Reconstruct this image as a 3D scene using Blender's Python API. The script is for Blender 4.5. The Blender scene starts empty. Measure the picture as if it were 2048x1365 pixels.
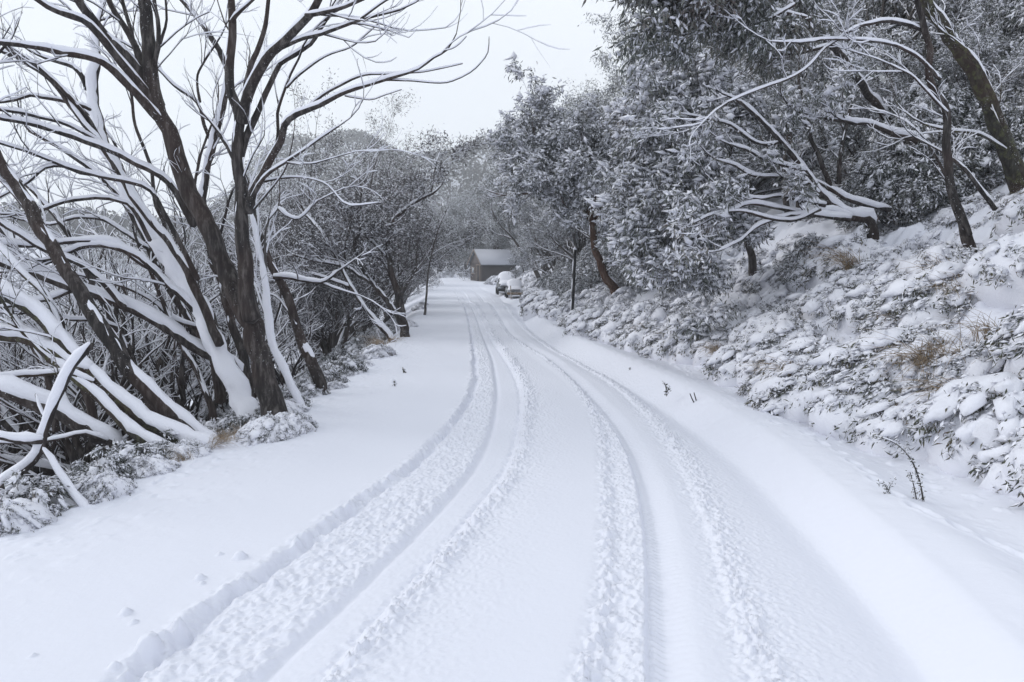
import bpy, math, random
import numpy as np
from mathutils import Vector
sc = bpy.context.scene
col = sc.collection
R = math.radians

# ------------------------------------------------------------------ camera, sky, sun, exposure
CAM_H, FPX, HORIZON = 1.6, 1365.0, 540.0
PITCH = math.atan((682.5 - HORIZON) / FPX)
cam = bpy.data.objects.new('camera', bpy.data.cameras.new('camera'))
col.objects.link(cam); sc.camera = cam
cam.data.lens = 24; cam.data.sensor_width = 36; cam.data.clip_end = 5000; cam.data.clip_start = 0.05
cam.location = (0, 0, CAM_H); cam.rotation_euler = (R(90) - PITCH, 0, 0)

SUN_EL, SUN_AZ = R(29), R(-78)      # azimuth measured from +Y towards +X: the sun is up to the left
world = bpy.data.worlds.new('World'); sc.world = world; world.use_nodes = True
nt = world.node_tree; nt.nodes.clear()
out = nt.nodes.new('ShaderNodeOutputWorld'); bg = nt.nodes.new('ShaderNodeBackground')
sky = nt.nodes.new('ShaderNodeTexSky'); sky.sky_type = 'NISHITA'; sky.sun_disc = False
sky.sun_elevation = SUN_EL; sky.sun_rotation = SUN_AZ; sky.dust_density = 3; sky.air_density = 1.0
tc = nt.nodes.new('ShaderNodeTexCoord')
nz = nt.nodes.new('ShaderNodeTexNoise'); nz.inputs['Scale'].default_value = 1.6; nz.inputs['Detail'].default_value = 3
cr = nt.nodes.new('ShaderNodeValToRGB')
cr.color_ramp.elements[0].position = .3; cr.color_ramp.elements[0].color = (9.2, 9.75, 10.5, 1)
cr.color_ramp.elements[1].position = .7; cr.color_ramp.elements[1].color = (9.9, 10.35, 10.9, 1)
mx = nt.nodes.new('ShaderNodeMix'); mx.data_type = 'RGBA'; mx.inputs[0].default_value = 0.93
nt.links.new(tc.outputs['Generated'], nz.inputs['Vector']); nt.links.new(nz.outputs['Fac'], cr.inputs['Fac'])
nt.links.new(sky.outputs['Color'], mx.inputs[6]); nt.links.new(cr.outputs['Color'], mx.inputs[7])
nt.links.new(mx.outputs[2], bg.inputs['Color']); bg.inputs['Strength'].default_value = 0.1
nt.links.new(bg.outputs[0], out.inputs['Surface'])
sun = bpy.data.objects.new('sun', bpy.data.lights.new('sun', 'SUN')); col.objects.link(sun)
sun.data.energy = 1.25; sun.data.angle = R(24); sun.data.color = (1, .98, .95)
sdir = Vector((math.sin(SUN_AZ) * math.cos(SUN_EL), math.cos(SUN_AZ) * math.cos(SUN_EL), math.sin(SUN_EL)))
sun.rotation_euler = sdir.to_track_quat('Z', 'Y').to_euler()
sc.view_settings.view_transform = 'Standard'; sc.view_settings.look = 'None'
sc.view_settings.exposure = 0.06; sc.view_settings.gamma = 1
sc.cycles.max_bounces = 6; sc.cycles.diffuse_bounces = 3; sc.cycles.glossy_bounces = 2
sc.cycles.volume_bounces = 4; sc.cycles.transparent_max_bounces = 4

# ------------------------------------------------------------------ small tools
def sstep(a, b, x):
    t = np.clip((x - a) / (b - a), 0, 1); return t * t * (3 - 2 * t)
def hsh(i, j, s):
    i = i.astype(np.int64); j = j.astype(np.int64)
    h = (i * 374761393 + j * 668265263 + s * 974634777) & 0xffffffff
    h = ((h ^ (h >> 13)) * 1274126177) & 0xffffffff
    return ((h ^ (h >> 16)) & 0xffffff) / float(0xffffff)
def vn(x, y, s=0):
    ix = np.floor(x); iy = np.floor(y); fx = x - ix; fy = y - iy
    fx = fx * fx * fx * (fx * (fx * 6 - 15) + 10); fy = fy * fy * fy * (fy * (fy * 6 - 15) + 10)
    a = hsh(ix, iy, s); b = hsh(ix + 1, iy, s); c = hsh(ix, iy + 1, s); d = hsh(ix + 1, iy + 1, s)
    return (a * (1 - fx) + b * fx) * (1 - fy) + (c * (1 - fx) + d * fx) * fy
def fbm(x, y, s=0, o=4):
    v = 0; a = .5
    for k in range(o):
        v = v + a * vn(x * 2 ** k + 17.3 * k, y * 2 ** k - 9.1 * k, s + k); a *= .5
    return v / (1 - .5 ** o)
def P(px, py, Y):                        # picture direction at distance Y -> a real place
    x = (px - 1024) / FPX; y = -(py - 682.5) / FPX
    cp, sp = math.cos(PITCH), math.sin(PITCH)
    d = np.array([x, cp + y * sp, -sp + y * cp]); d = d * (Y / d[1])
    return np.array([d[0], d[1], CAM_H + d[2]])

def road_z(Y):
    return -0.85 * np.exp(-((Y - 56) / 17.0) ** 2) + 0.5 * sstep(75, 95, Y)
_Y = np.concatenate([np.linspace(1.5, 20, 4000), np.linspace(20, 110, 6000)])
_row = None
def _rows():
    global _row
    cp, sp = math.cos(PITCH), math.sin(PITCH)
    dz = road_z(_Y) - CAM_H
    f = _Y * cp - dz * sp; u = _Y * sp + dz * cp
    _row = 682.5 - FPX * u / f
    _row = np.minimum.accumulate(_row)
_rows()
def G(px, py):                           # a point of the road surface seen at that pixel of the photograph
    Y = float(np.interp(-py, -_row, _Y)); z = float(road_z(np.array(Y)))
    cp, sp = math.cos(PITCH), math.sin(PITCH)
    f = Y * cp - (z - CAM_H) * sp
    return (px - 1024) / FPX * f, Y
def table(pts):
    g = sorted([G(*p) for p in pts], key=lambda q: q[1])
    ys = np.array([q[1] for q in g]); xs = np.array([q[0] for q in g])
    return lambda Y: np.interp(Y, ys, xs) + np.where(Y < ys[0], (Y - ys[0]) * (xs[1] - xs[0]) / (ys[1] - ys[0] + 1e-6), 0)
def smooth_table(pts, w=.35):
    f = table(pts)
    return lambda Y: (f(Y) * 2 + f(Y * (1 - .05) ) + f(Y * (1 + .05)) + f(Y * .9) * .5 + f(Y * 1.1) * .5) / 5
XL = smooth_table([(0,1105),(150,1045),(300,985),(420,925),(520,885),(600,825),(700,785),(790,705),(830,660),(845,630),(856,606),(862,590),(868,565)])
XR = smooth_table([(2048,1040),(1800,930),(1640,880),(1500,810),(1380,755),(1300,722),(1180,690),(1100,655),(1065,630),(1050,606),(1045,592),(1035,565)])
L1 = smooth_table([(250,1365),(330,1290),(430,1210),(560,1130),(650,1060),(740,990),(800,950),(870,885),(910,840),(938,800),(950,760),(945,700),(940,660),(932,625),(925,608),(915,590),(900,575)])
L2 = smooth_table([(500,1365),(590,1280),(700,1190),(800,1090),(880,1010),(930,950),(970,890),(990,830),(994,780),(985,720),(965,670),(950,630),(938,608),(926,590),(910,575)])
L3 = smooth_table([(640,1365),(720,1280),(800,1190),(860,1130),(900,1090),(950,1020),(1000,960),(1030,900),(1045,840),(1046,790),(1032,750),(1010,715),(985,680),(965,640),(950,610),(935,590),(915,575)])
R1 = smooth_table([(1165,1365),(1200,1250),(1215,1150),(1220,1050),(1215,960),(1205,870),(1180,810),(1150,770),(1110,735),(1075,710),(1040,690),(1010,665),(995,640),(975,608),(955,590),(925,575)])
R2 = smooth_table([(1302,1365),(1298,1250),(1298,1150),(1292,1060),(1280,980),(1255,900),(1222,845),(1180,800),(1140,758),(1090,715),(1050,690),(1015,665),(1000,640),(980,608),(960,590),(930,575)])
R3 = smooth_table([(1510,1365),(1480,1280),(1455,1200),(1430,1100),(1400,1020),(1370,950),(1340,890),(1300,840),(1250,790),(1200,755),(1140,722),(1090,690),(1055,665),(1030,640),(1005,608),(980,590),(940,575)])
B1 = smooth_table([(1890,1365),(1800,1250),(1690,1125),(1600,1030),(1500,930),(1400,855),(1310,800),(1220,750),(1150,715),(1090,680),(1055,650),(1030,612),(1000,590),(950,575)])
PRINTS = [G(*p) for p in [(1550,885),(1612,906),(1642,925),(1680,945),(1705,970),(1733,990),(1750,1012),(1790,1043),(1830,1072),(1858,1086),(1915,1110),(1985,1142),(2030,1162)]]
BALLS = [(G(*p), r) for p, r in [((480,1128),.035),((440,1122),.015),((400,1170),.025),((405,1180),.015),((252,1240),.025),((268,1258),.016),((545,1175),.03),((300,1305),.05),((365,1265),.04),((68,1325),.012),((230,1345),.02),((785,770),.05)]]

def tread_fade(Y): return 1 - sstep(9, 18, Y)
def surf(X, Y):
    """height of the snow everywhere"""
    xl, xr = XL(Y), XR(Y)
    z = road_z(Y) + 0 * X
    near = 1 - sstep(45, 90, Y)
    l1, l2, l3, r1, r2, r3, b1 = L1(Y), L2(Y), L3(Y), R1(Y), R2(Y), R3(Y), B1(Y)
    wob = (fbm(X * 2.5, Y * 2.5, 3, 3) - .5) * .07 + (fbm(X * 15, Y * 15, 8, 2) - .5) * .022
    cl = fbm(X * 21, Y * 21, 21, 4); clump = np.clip(cl - .42, 0, 1) * 2.2
    cl2 = fbm(X * 52, Y * 52, 31, 3); fine = np.clip(cl2 - .4, 0, 1) * 2
    big = np.clip(fbm(X * 8, Y * 8, 41, 2) - .5, 0, 1) * 2.5
    md = .35 + 1.3 * fbm(X * 1.3, Y * .8, 91, 3); clump = clump * md; fine = fine * (.5 + .5 * md)
    inb = lambda a, b, s=.03: sstep(-s, s, X - a) * sstep(-s, s, b - X)
    h = .036 * (1 - sstep(-.06, .05, X - l1 + wob)) + .022 * clump * np.exp(-((X - l1 + .03) / .06) ** 2)                          # untouched snow left of the ruts
    h += inb(l1 - .04, l2 - .02) * (.017 * clump + .014 * fine)                 # churned band
    h += np.exp(-((X - l1 - .02 + wob) / .04) ** 2) * (-.045 + .03 * big)
    h += inb(l2, l3) * (-.018 + .003 * fine) + np.exp(-((X - l2) / .035) ** 2) * -.022
    h += np.exp(-((X - l3 - .05) / .085) ** 2) * (.036 * clump + .022 * fine + .026 * big) + np.exp(-((X - l3 + .03) / .03) ** 2) * -.014
    h += inb(l3 + .05, r1 - .03, .08) * .03
    h += np.exp(-np.clip(X - l3 - .1, 0, 9) / .22) * (X > l3 + .05) * .014 * fine
    h += np.exp(-((X - r1 + .01 + wob * .6) / .05) ** 2) * (.035 * clump + .02 * fine)
    h += inb(r1 + .03, r2) * (-.012 + .017 * clump + .015 * fine)
    d2 = X - r2
    tr = sstep(-.028, 0, d2 + wob * .12) * (1 - sstep(.03, .22, d2))
    h += tr * -.04 + np.exp(-((d2 - .035) / .035) ** 2) * .012 * fbm(X * 6, Y * 3, 66, 2) * tread_fade(Y) * np.sin(Y * 2 * math.pi / .045 + d2 * 60 + 2.5 * fbm(X * 2, Y * 2, 67, 2))
    h += np.exp(-((d2 - .13) / .035) ** 2) * .0015 * tread_fade(Y) * np.sin(Y * 2 * math.pi / .05)
    h += inb(r2 + .04, r3) * (-.02 + .002 * fine)
    h += np.exp(-((X - r3 - .06 + wob) / .1) ** 2) * (.024 * clump + .02 * fine)
    h += np.exp(-np.clip(X - r3 - .1, 0, 9) / .3) * (X > r3 + .05) * .012 * fine
    h += -.05 * sstep(.1, 1., (X - r3) / np.maximum(b1 - r3, .2)) * (X > r3)
    h += .026 * inb(r3 - .55, r3 - .05, .12)
    bw = .13 + .012 * np.clip(Y, 0, 12)
    h += .22 * sstep(-.04, bw * 1.7, X - b1) - .02 * np.exp(-((X - b1 + .06) / .12) ** 2)
    h += .03 * np.exp(-((X - b1 - .5) / .18) ** 2) - .05 * np.exp(-((X - b1 - .95) / .25) ** 2)
    h = h * near
    for (fx, fy) in PRINTS:
        q = ((X - fx) / .035) ** 2 + ((Y - fy) / .06) ** 2
        h = h - .022 * np.exp(-q) + .008 * np.exp(-(np.sqrt(q) - 1.6) ** 2 * 3)
    for (g, r) in BALLS:
        q = ((X - g[0]) / r) ** 2 + ((Y - g[1]) / r) ** 2
        h = h + r * 1.1 * np.sqrt(np.clip(1 - q, 0, 1))
    edge = np.exp(-np.clip(xr - .1 - X, 0, 9) / .5) + np.exp(-np.clip(X - xl, 0, 9) / .35)
    h = h - edge * (.022 * np.clip(fbm(X * 7, Y * 7, 77, 2) - .55, 0, 1) * 3 - .02 * np.clip(fbm(X * 14, Y * 14, 78, 2) - .6, 0, 1) * 3)
    und = (fbm(X * .9, Y * .5, 5, 3) - .5) * .05 + (fbm(X * .25, Y * .18, 6, 2) - .5) * .06
    h = h + und * near
    # left: the edge rolls over and falls to the valley, then the far side climbs
    d = np.clip(xl + .10 * (fbm(Y * 2, Y * 0, 9, 3) - .5) - X, 0, None)
    fall = .5 * np.clip(d - .12, 0, None) * sstep(0, .9, d)
    zl = -fall
    zl = np.where(d > 14, -7 - .22 * (d - 14), zl)
    zl = np.where(d > 40, -12.7 - .05 * (d - 40), zl)
    zl = zl + .36 * np.clip(d - 62, 0, 62) * sstep(55, 90, d)
    lump = (fbm(X * 1.3, Y * 1.3, 51, 4) - .5)
    z = z + zl + lump * .35 * sstep(.3, 1.5, d) * (d < 60)
    # right: the cut bank and the wooded hillside
    e = np.clip(X - xr, 0, None)
    up = .73 * np.clip(e, 0, 2.4) * sstep(-.15, .8, e) + .52 * np.clip(e - 2.4, 0, 36) + .12 * np.clip(e - 38, 0, 150)
    z = z + up + lump * .55 * sstep(.3, 1.5, e) + (fbm(X * 3.2, Y * 3.2, 61, 3) - .5) * .28 * sstep(.2, .8, e) * (e < 20)
    z = z + h * (1 - sstep(.0, 1.0, d)) * (1 - sstep(.3, 1.2, e))
    # far: ground behind the hut and the hills
    rho = np.hypot(X, Y)
    z = z + .10 * np.clip(Y - 104, 0, 60)
    q = X / np.clip(Y, 1, None); hill = sstep(150, 400, Y) * (63 + 18 * (fbm(X * .014 + 3.1, Y * .006, 71, 3) - .5) + 13 * np.exp(-((q + .21) / .045) ** 2) - 6 * sstep(-.12, .0, q)) * (.14 + .86 * sstep(-.47, -.30, q))
    return z + hill

def S(x, y): return float(surf(np.array([float(x)]), np.array([float(y)]))[0])

# ------------------------------------------------------------------ mesh building
def mesh_from(name, verts, faces_list, smooth=True):
    """verts (n,3); faces_list: list of integer arrays (m,k)"""
    me = bpy.data.meshes.new(name)
    verts = np.asarray(verts, dtype=np.float32)
    faces_list = [np.asarray(f, dtype=np.int32) for f in faces_list if len(f)]
    me.vertices.add(len(verts)); me.vertices.foreach_set('co', verts.ravel())
    nl = sum(f.size for f in faces_list); nf = sum(len(f) for f in faces_list)
    me.loops.add(nl); me.polygons.add(nf)
    me.loops.foreach_set('vertex_index', np.concatenate([f.ravel() for f in faces_list]))
    cnt = np.concatenate([np.full(len(f), f.shape[1], dtype=np.int32) for f in faces_list])
    me.polygons.foreach_set('loop_start', np.concatenate([[0], np.cumsum(cnt)[:-1]]).astype(np.int32))
    me.polygons.foreach_set('loop_total', cnt)
    if smooth: me.polygons.foreach_set('use_smooth', np.ones(nf, dtype=bool))
    me.update(calc_edges=True)
    return me
def link(name, me, mat=None, parent=None):
    if mat is not None:
        if not me.materials: me.materials.append(mat)
    o = bpy.data.objects.new(name, me); col.objects.link(o)
    if parent is not None: o.parent = parent
    return o
def tag(o, label=None, cat=None, group=None, kind=None):
    if label: o['label'] = label
    if cat: o['category'] = cat
    if group: o['group'] = group
    if kind: o['kind'] = kind
    return o
def empty(name, loc=(0, 0, 0), rz=0, s=1):
    o = bpy.data.objects.new(name, None); col.objects.link(o)
    o.location = loc; o.rotation_euler = (0, 0, rz); o.scale = (s, s, s); return o
def copy_thing(src, loc, rz=0, s=(1, 1, 1), tilt=(0, 0)):
    r = src.copy(); col.objects.link(r)
    r.location = loc; r.rotation_euler = (tilt[0], tilt[1], rz); r.scale = s
    for ch in src.children:
        c = ch.copy(); col.objects.link(c); c.parent = r
        for g in ch.children:
            d = g.copy(); col.objects.link(d); d.parent = c
    return r

class Acc:
    def __init__(s): s.v = []; s.q = []; s.t = []; s.n = 0
    def add(s, v, q=None, t=None):
        s.v.append(v)
        if q is not None and len(q): s.q.append(q + s.n)
        if t is not None and len(t): s.t.append(t + s.n)
        s.n += len(v)
    def mesh(s, name, smooth=True):
        if not s.v: return None
        fl = []
        if s.q: fl.append(np.concatenate(s.q))
        if s.t: fl.append(np.concatenate(s.t))
        return mesh_from(name, np.concatenate(s.v), fl, smooth)
_qc = {}
def ring_quads(n, k):
    if (n, k) not in _qc:
        i = np.arange(n - 1)[:, None]; j = np.arange(k)[None, :]
        a = i * k + j; b = i * k + (j + 1) % k
        q = np.stack([a, b, b + k, a + k], -1).reshape(-1, 4)
        _qc[(n, k)] = q
    return _qc[(n, k)]
def frames(pts):
    n = len(pts); t = np.gradient(pts, axis=0); t /= np.linalg.norm(t, axis=1)[:, None] + 1e-9
    u = np.zeros_like(t); a = np.array([0, 1., 0]) if abs(t[0, 1]) < .8 else np.array([1., 0, 0])
    u0 = np.cross(t[0], a); u0 /= np.linalg.norm(u0); u[0] = u0
    for i in range(1, n):
        w = u[i - 1] - t[i] * np.dot(u[i - 1], t[i]); u[i] = w / (np.linalg.norm(w) + 1e-9)
    return t, u, np.cross(t, u)
def tube(acc, pts, r, k, rnd=None, jag=0.0, fr=None, cap=True):
    n = len(pts); t, u, w = fr if fr else frames(pts)
    a = np.arange(k) * 2 * math.pi / k
    rr = np.repeat(np.asarray(r)[:, None], k, 1)
    if jag and rnd is not None: rr = rr * (1 + jag * (rnd.random((n, k)) - .5) * 2)
    v = pts[:, None, :] + rr[..., None] * (np.cos(a)[None, :, None] * u[:, None, :] + np.sin(a)[None, :, None] * w[:, None, :])
    v = v.reshape(-1, 3); q = ring_quads(n, k)
    if cap:
        v = np.concatenate([v, [pts[0] - t[0] * r[0] * .5], [pts[-1] + t[-1] * r[-1] * 1.2]])
        j = np.arange(k); b = (n - 1) * k
        tr = np.concatenate([np.stack([(j + 1) % k, j, np.full(k, n * k)], -1), np.stack([b + j, b + (j + 1) % k, np.full(k, n * k + 1)], -1)])
        acc.add(v, q, tr)
    else: acc.add(v, q)
def snow_tube(acc, pts, r, rnd, th=1.0, wind=None, k=6, fr=None):
    t, u, w = fr if fr else frames(pts)
    z = np.array([0, 0, 1.0]) + (np.zeros(3) if wind is None else np.array(wind))
    up = z[None, :] - t * (t @ z)[:, None]; s = np.linalg.norm(up, axis=1); up = up / (s[:, None] + 1e-6)
    s = np.clip(s, 0, 1.15)
    n = len(pts)
    nse = .1 + 1.5 * np.convolve(rnd.random(n + 4), [.15, .22, .26, .22, .15], 'valid')
    T = np.clip(.011 + .28 * r, 0, .045) * th * nse
    s2 = np.clip((s - .22) / .6, 0, 1.2)
    rs = .72 * r * np.clip(.55 + .45 * s2, 0, 1) + .5 * T * s2
    off = s2 * (.42 * r + .5 * T)
    rs[0] *= .6; rs[-1] *= .5
    tube(acc, pts + up * off[:, None], rs, k, rnd, .2, (t, u, w))
def resample(pts, rad, step, rnd=None, wob=0.0):
    pts = np.asarray(pts, float); rad = np.asarray(rad, float); n = len(pts)
    if n == 2: ext = np.vstack([2 * pts[0] - pts[1], pts, 2 * pts[1] - pts[0]])
    else: ext = np.vstack([2 * pts[0] - pts[1], pts, 2 * pts[-1] - pts[-2]])
    o = []; ro = []
    for i in range(n - 1):
        p0, p1, p2, p3 = ext[i:i + 4]; m = max(2, int(np.linalg.norm(p2 - p1) / step))
        t = (np.arange(m) / m)[:, None]
        o.append(.5 * ((2 * p1) + (-p0 + p2) * t + (2 * p0 - 5 * p1 + 4 * p2 - p3) * t ** 2 + (-p0 + 3 * p1 - 3 * p2 + p3) * t ** 3))
        ro.append(rad[i] * (1 - t[:, 0]) + rad[i + 1] * t[:, 0])
    o.append(pts[-1:]); ro.append(rad[-1:])
    o = np.concatenate(o); ro = np.concatenate(ro)
    if rnd is not None and wob:
        w = rnd.normal(0, 1, o.shape); w = np.apply_along_axis(lambda c: np.convolve(c, [.25, .5, .25], 'same'), 0, w)
        w[0] = 0; o = o + w * (ro * wob)[:, None]
    return o, ro

# ------------------------------------------------------------------ materials
def mat(name): 
    m = bpy.data.materials.new(name); m.use_nodes = True
    n = m.node_tree; b = n.nodes['Principled BSDF']; return m, n, b
def N(n, t, **kw):
    x = n.nodes.new(t)
    for k, v in kw.items():
        if k in x.inputs: x.inputs[k].default_value = v
        else: setattr(x, k, v)
    return x
def ramp(n, stops):
    r = n.nodes.new('ShaderNodeValToRGB'); e = r.color_ramp.elements
    while len(e) < len(stops): e.new(.5)
    for i, (p, c) in enumerate(stops): e[i].position = p; e[i].color = (*c, 1)
    return r
def snow_mat(name, c=(.80, .81, .875), bs=60, bd=.012, bstr=.5, sc2=420):
    m, n, b = mat(name)
    g = N(n, 'ShaderNodeNewGeometry')
    a = N(n, 'ShaderNodeTexNoise', Scale=bs, Detail=4, Roughness=.65); f = N(n, 'ShaderNodeTexNoise', Scale=sc2, Detail=2)
    n.links.new(g.outputs['Position'], a.inputs['Vector']); n.links.new(g.outputs['Position'], f.inputs['Vector'])
    bp = N(n, 'ShaderNodeBump', Strength=bstr, Distance=bd); bp2 = N(n, 'ShaderNodeBump', Strength=.35, Distance=.0015)
    n.links.new(a.outputs['Fac'], bp.inputs['Height']); n.links.new(f.outputs['Fac'], bp2.inputs['Height'])
    n.links.new(bp.outputs[0], bp2.inputs['Normal']); n.links.new(bp2.outputs[0], b.inputs['Normal'])
    b.inputs['Base Color'].default_value = (*c, 1); b.inputs['Roughness'].default_value = .75
    b.inputs['Specular IOR Level'].default_value = .2
    return m
M_SNOW = snow_mat('snow_ground', c=(.75, .768, .845), bs=22, bd=.004, bstr=.35)
M_ROAD = snow_mat('snow_road', c=(.75, .768, .845), bs=30, bd=.005, bstr=.4)
M_CAP = snow_mat('snow_cap', bs=55, bd=.012, bstr=.6)
def bark_mat(name, cols, red=.0, lichen=0.0, fleck=.62):
    m, n, b = mat(name)
    g = N(n, 'ShaderNodeNewGeometry'); tcx = N(n, 'ShaderNodeTexCoord')
    mp = N(n, 'ShaderNodeMapping'); mp.inputs['Scale'].default_value = (13, 13, 2.2)
    n.links.new(g.outputs['Position'], mp.inputs['Vector'])
    a = N(n, 'ShaderNodeTexNoise', Scale=1.6, Detail=6, Roughness=.65); n.links.new(mp.outputs[0], a.inputs['Vector'])
    r = ramp(n, [(.3, cols[0]), (.5, cols[1]), (.68, cols[2])]); n.links.new(a.outputs['Fac'], r.inputs['Fac'])
    big = N(n, 'ShaderNodeTexNoise', Scale=1.3, Detail=3); n.links.new(g.outputs['Position'], big.inputs['Vector'])
    rr = ramp(n, [(.42, (0, 0, 0)), (.62, (1, 1, 1))]); n.links.new(big.outputs['Fac'], rr.inputs['Fac'])
    m1 = N(n, 'ShaderNodeMix', data_type='RGBA'); mu = N(n, 'ShaderNodeMath', operation='MULTIPLY'); mu.inputs[1].default_value = red
    n.links.new(rr.outputs['Color'], mu.inputs[0]); n.links.new(mu.outputs[0], m1.inputs[0])
    n.links.new(r.outputs['Color'], m1.inputs[6]); m1.inputs[7].default_value = (.075, .042, .033, 1)
    last = m1.outputs[2]
    if lichen:
        ln = N(n, 'ShaderNodeTexNoise', Scale=14, Detail=5, Roughness=.7); n.links.new(g.outputs['Position'], ln.inputs['Vector'])
        lr = ramp(n, [(.5, (0, 0, 0)), (.62, (1, 1, 1))]); n.links.new(ln.outputs['Fac'], lr.inputs['Fac'])
        m2 = N(n, 'ShaderNodeMix', data_type='RGBA'); mv = N(n, 'ShaderNodeMath', operation='MULTIPLY'); mv.inputs[1].default_value = lichen
        n.links.new(lr.outputs['Color'], mv.inputs[0]); n.links.new(mv.outputs[0], m2.inputs[0]); n.links.new(last, m2.inputs[6])
        m2.inputs[7].default_value = (.10, .105, .05, 1); last = m2.outputs[2]
    # flecks of snow stuck to the bark
    fl = N(n, 'ShaderNodeTexNoise', Scale=48, Detail=6, Roughness=.75); n.links.new(g.outputs['Position'], fl.inputs['Vector'])
    fr_ = ramp(n, [(fleck, (0, 0, 0)), (fleck + .04, (1, 1, 1))]); n.links.new(fl.outputs['Fac'], fr_.inputs['Fac'])
    f2 = N(n, 'ShaderNodeTexNoise', Scale=2.2, Detail=2); n.links.new(g.outputs['Position'], f2.inputs['Vector'])
    f3 = ramp(n, [(.5, (0, 0, 0)), (.62, (1, 1, 1))]); n.links.new(f2.outputs['Fac'], f3.inputs['Fac'])
    f4 = N(n, 'ShaderNodeMath', operation='MULTIPLY'); n.links.new(fr_.outputs['Color'], f4.inputs[0]); n.links.new(f3.outputs['Color'], f4.inputs[1])
    m3 = N(n, 'ShaderNodeMix', data_type='RGBA'); n.links.new(f4.outputs[0], m3.inputs[0]); n.links.new(last, m3.inputs[6])
    m3.inputs[7].default_value = (.8, .82, .87, 1)
    n.links.new(m3.outputs[2], b.inputs['Base Color'])
    bp = N(n, 'ShaderNodeBump', Strength=.7, Distance=.012); n.links.new(a.outputs['Fac'], bp.inputs['Height']); n.links.new(bp.outputs[0], b.inputs['Normal'])
    b.inputs['Roughness'].default_value = .85; b.inputs['Specular IOR Level'].default_value = .25
    return m
DK = [(.012, .011, .012), (.036, .032, .031), (.12, .11, .105)]
M_BARK = bark_mat('bark_dark', DK, red=.28)
M_LICHEN = bark_mat('bark_lichen', [(.012, .011, .01), (.035, .032, .028), (.07, .07, .06)], red=.4, lichen=.7, fleck=.6)
M_GREY = bark_mat('bark_grey', [(.035, .032, .032), (.075, .07, .068), (.13, .12, .115)], red=.25, fleck=.64)
M_RUST = bark_mat('bark_rust', [(.035, .02, .015), (.085, .05, .036), (.16, .12, .10)], red=.5, fleck=.66)
def leaf_mat(name, stops, scale=1.2):
    m, n, b = mat(name)
    g = N(n, 'ShaderNodeNewGeometry'); oi = N(n, 'ShaderNodeObjectInfo')
    a = N(n, 'ShaderNodeTexNoise', Scale=scale, Detail=3); n.links.new(g.outputs['Position'], a.inputs['Vector'])
    f = N(n, 'ShaderNodeTexNoise', Scale=37, Detail=1); n.links.new(g.outputs['Position'], f.inputs['Vector'])
    s = N(n, 'ShaderNodeMath', operation='MULTIPLY_ADD'); s.inputs[1].default_value = .5; s.inputs[2].default_value = 0
    n.links.new(f.outputs['Fac'], s.inputs[0])
    ad = N(n, 'ShaderNodeMath', operation='MULTIPLY_ADD'); ad.inputs[1].default_value = .5; n.links.new(a.outputs['Fac'], ad.inputs[0]); n.links.new(s.outputs[0], ad.inputs[2])
    r = ramp(n, stops); n.links.new(ad.outputs[0], r.inputs['Fac'])
    n.links.new(r.outputs['Color'], b.inputs['Base Color']); b.inputs['Roughness'].default_value = .55
    b.inputs['Specular IOR Level'].default_value = .3
    return m
M_LEAF = leaf_mat('leaf_gum', [(.32, (.065, .078, .072)), (.46, (.115, .128, .118)), (.56, (.165, .17, .155)), (.68, (.15, .11, .105))])
M_LEAF2 = leaf_mat('leaf_heath', [(.33, (.03, .036, .024)), (.46, (.075, .085, .058)), (.56, (.12, .115, .08)), (.66, (.15, .10, .065))], 3)
M_TWIG = leaf_mat('twig_grey', [(.3, (.035, .034, .036)), (.5, (.06, .058, .06)), (.7, (.10, .08, .08))])
M_STRAW = leaf_mat('straw', [(.3, (.16, .11, .07)), (.5, (.33, .25, .17)), (.7, (.45, .36, .26))], 4)
def plain(name, c, rough=.6, spec=.4, metal=0, bump=None):
    m, n, b = mat(name)
    g = N(n, 'ShaderNodeTexCoord'); a = N(n, 'ShaderNodeTexNoise', Scale=8, Detail=5, Roughness=.6); n.links.new(g.outputs['Object'], a.inputs['Vector'])
    r = ramp(n, [(.3, tuple(x * .75 for x in c)), (.7, tuple(min(1, x * 1.15) for x in c))]); n.links.new(a.outputs['Fac'], r.inputs['Fac'])
    n.links.new(r.outputs['Color'], b.inputs['Base Color'])
    b.inputs['Roughness'].default_value = rough; b.inputs['Specular IOR Level'].default_value = spec; b.inputs['Metallic'].default_value = metal
    return m

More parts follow.
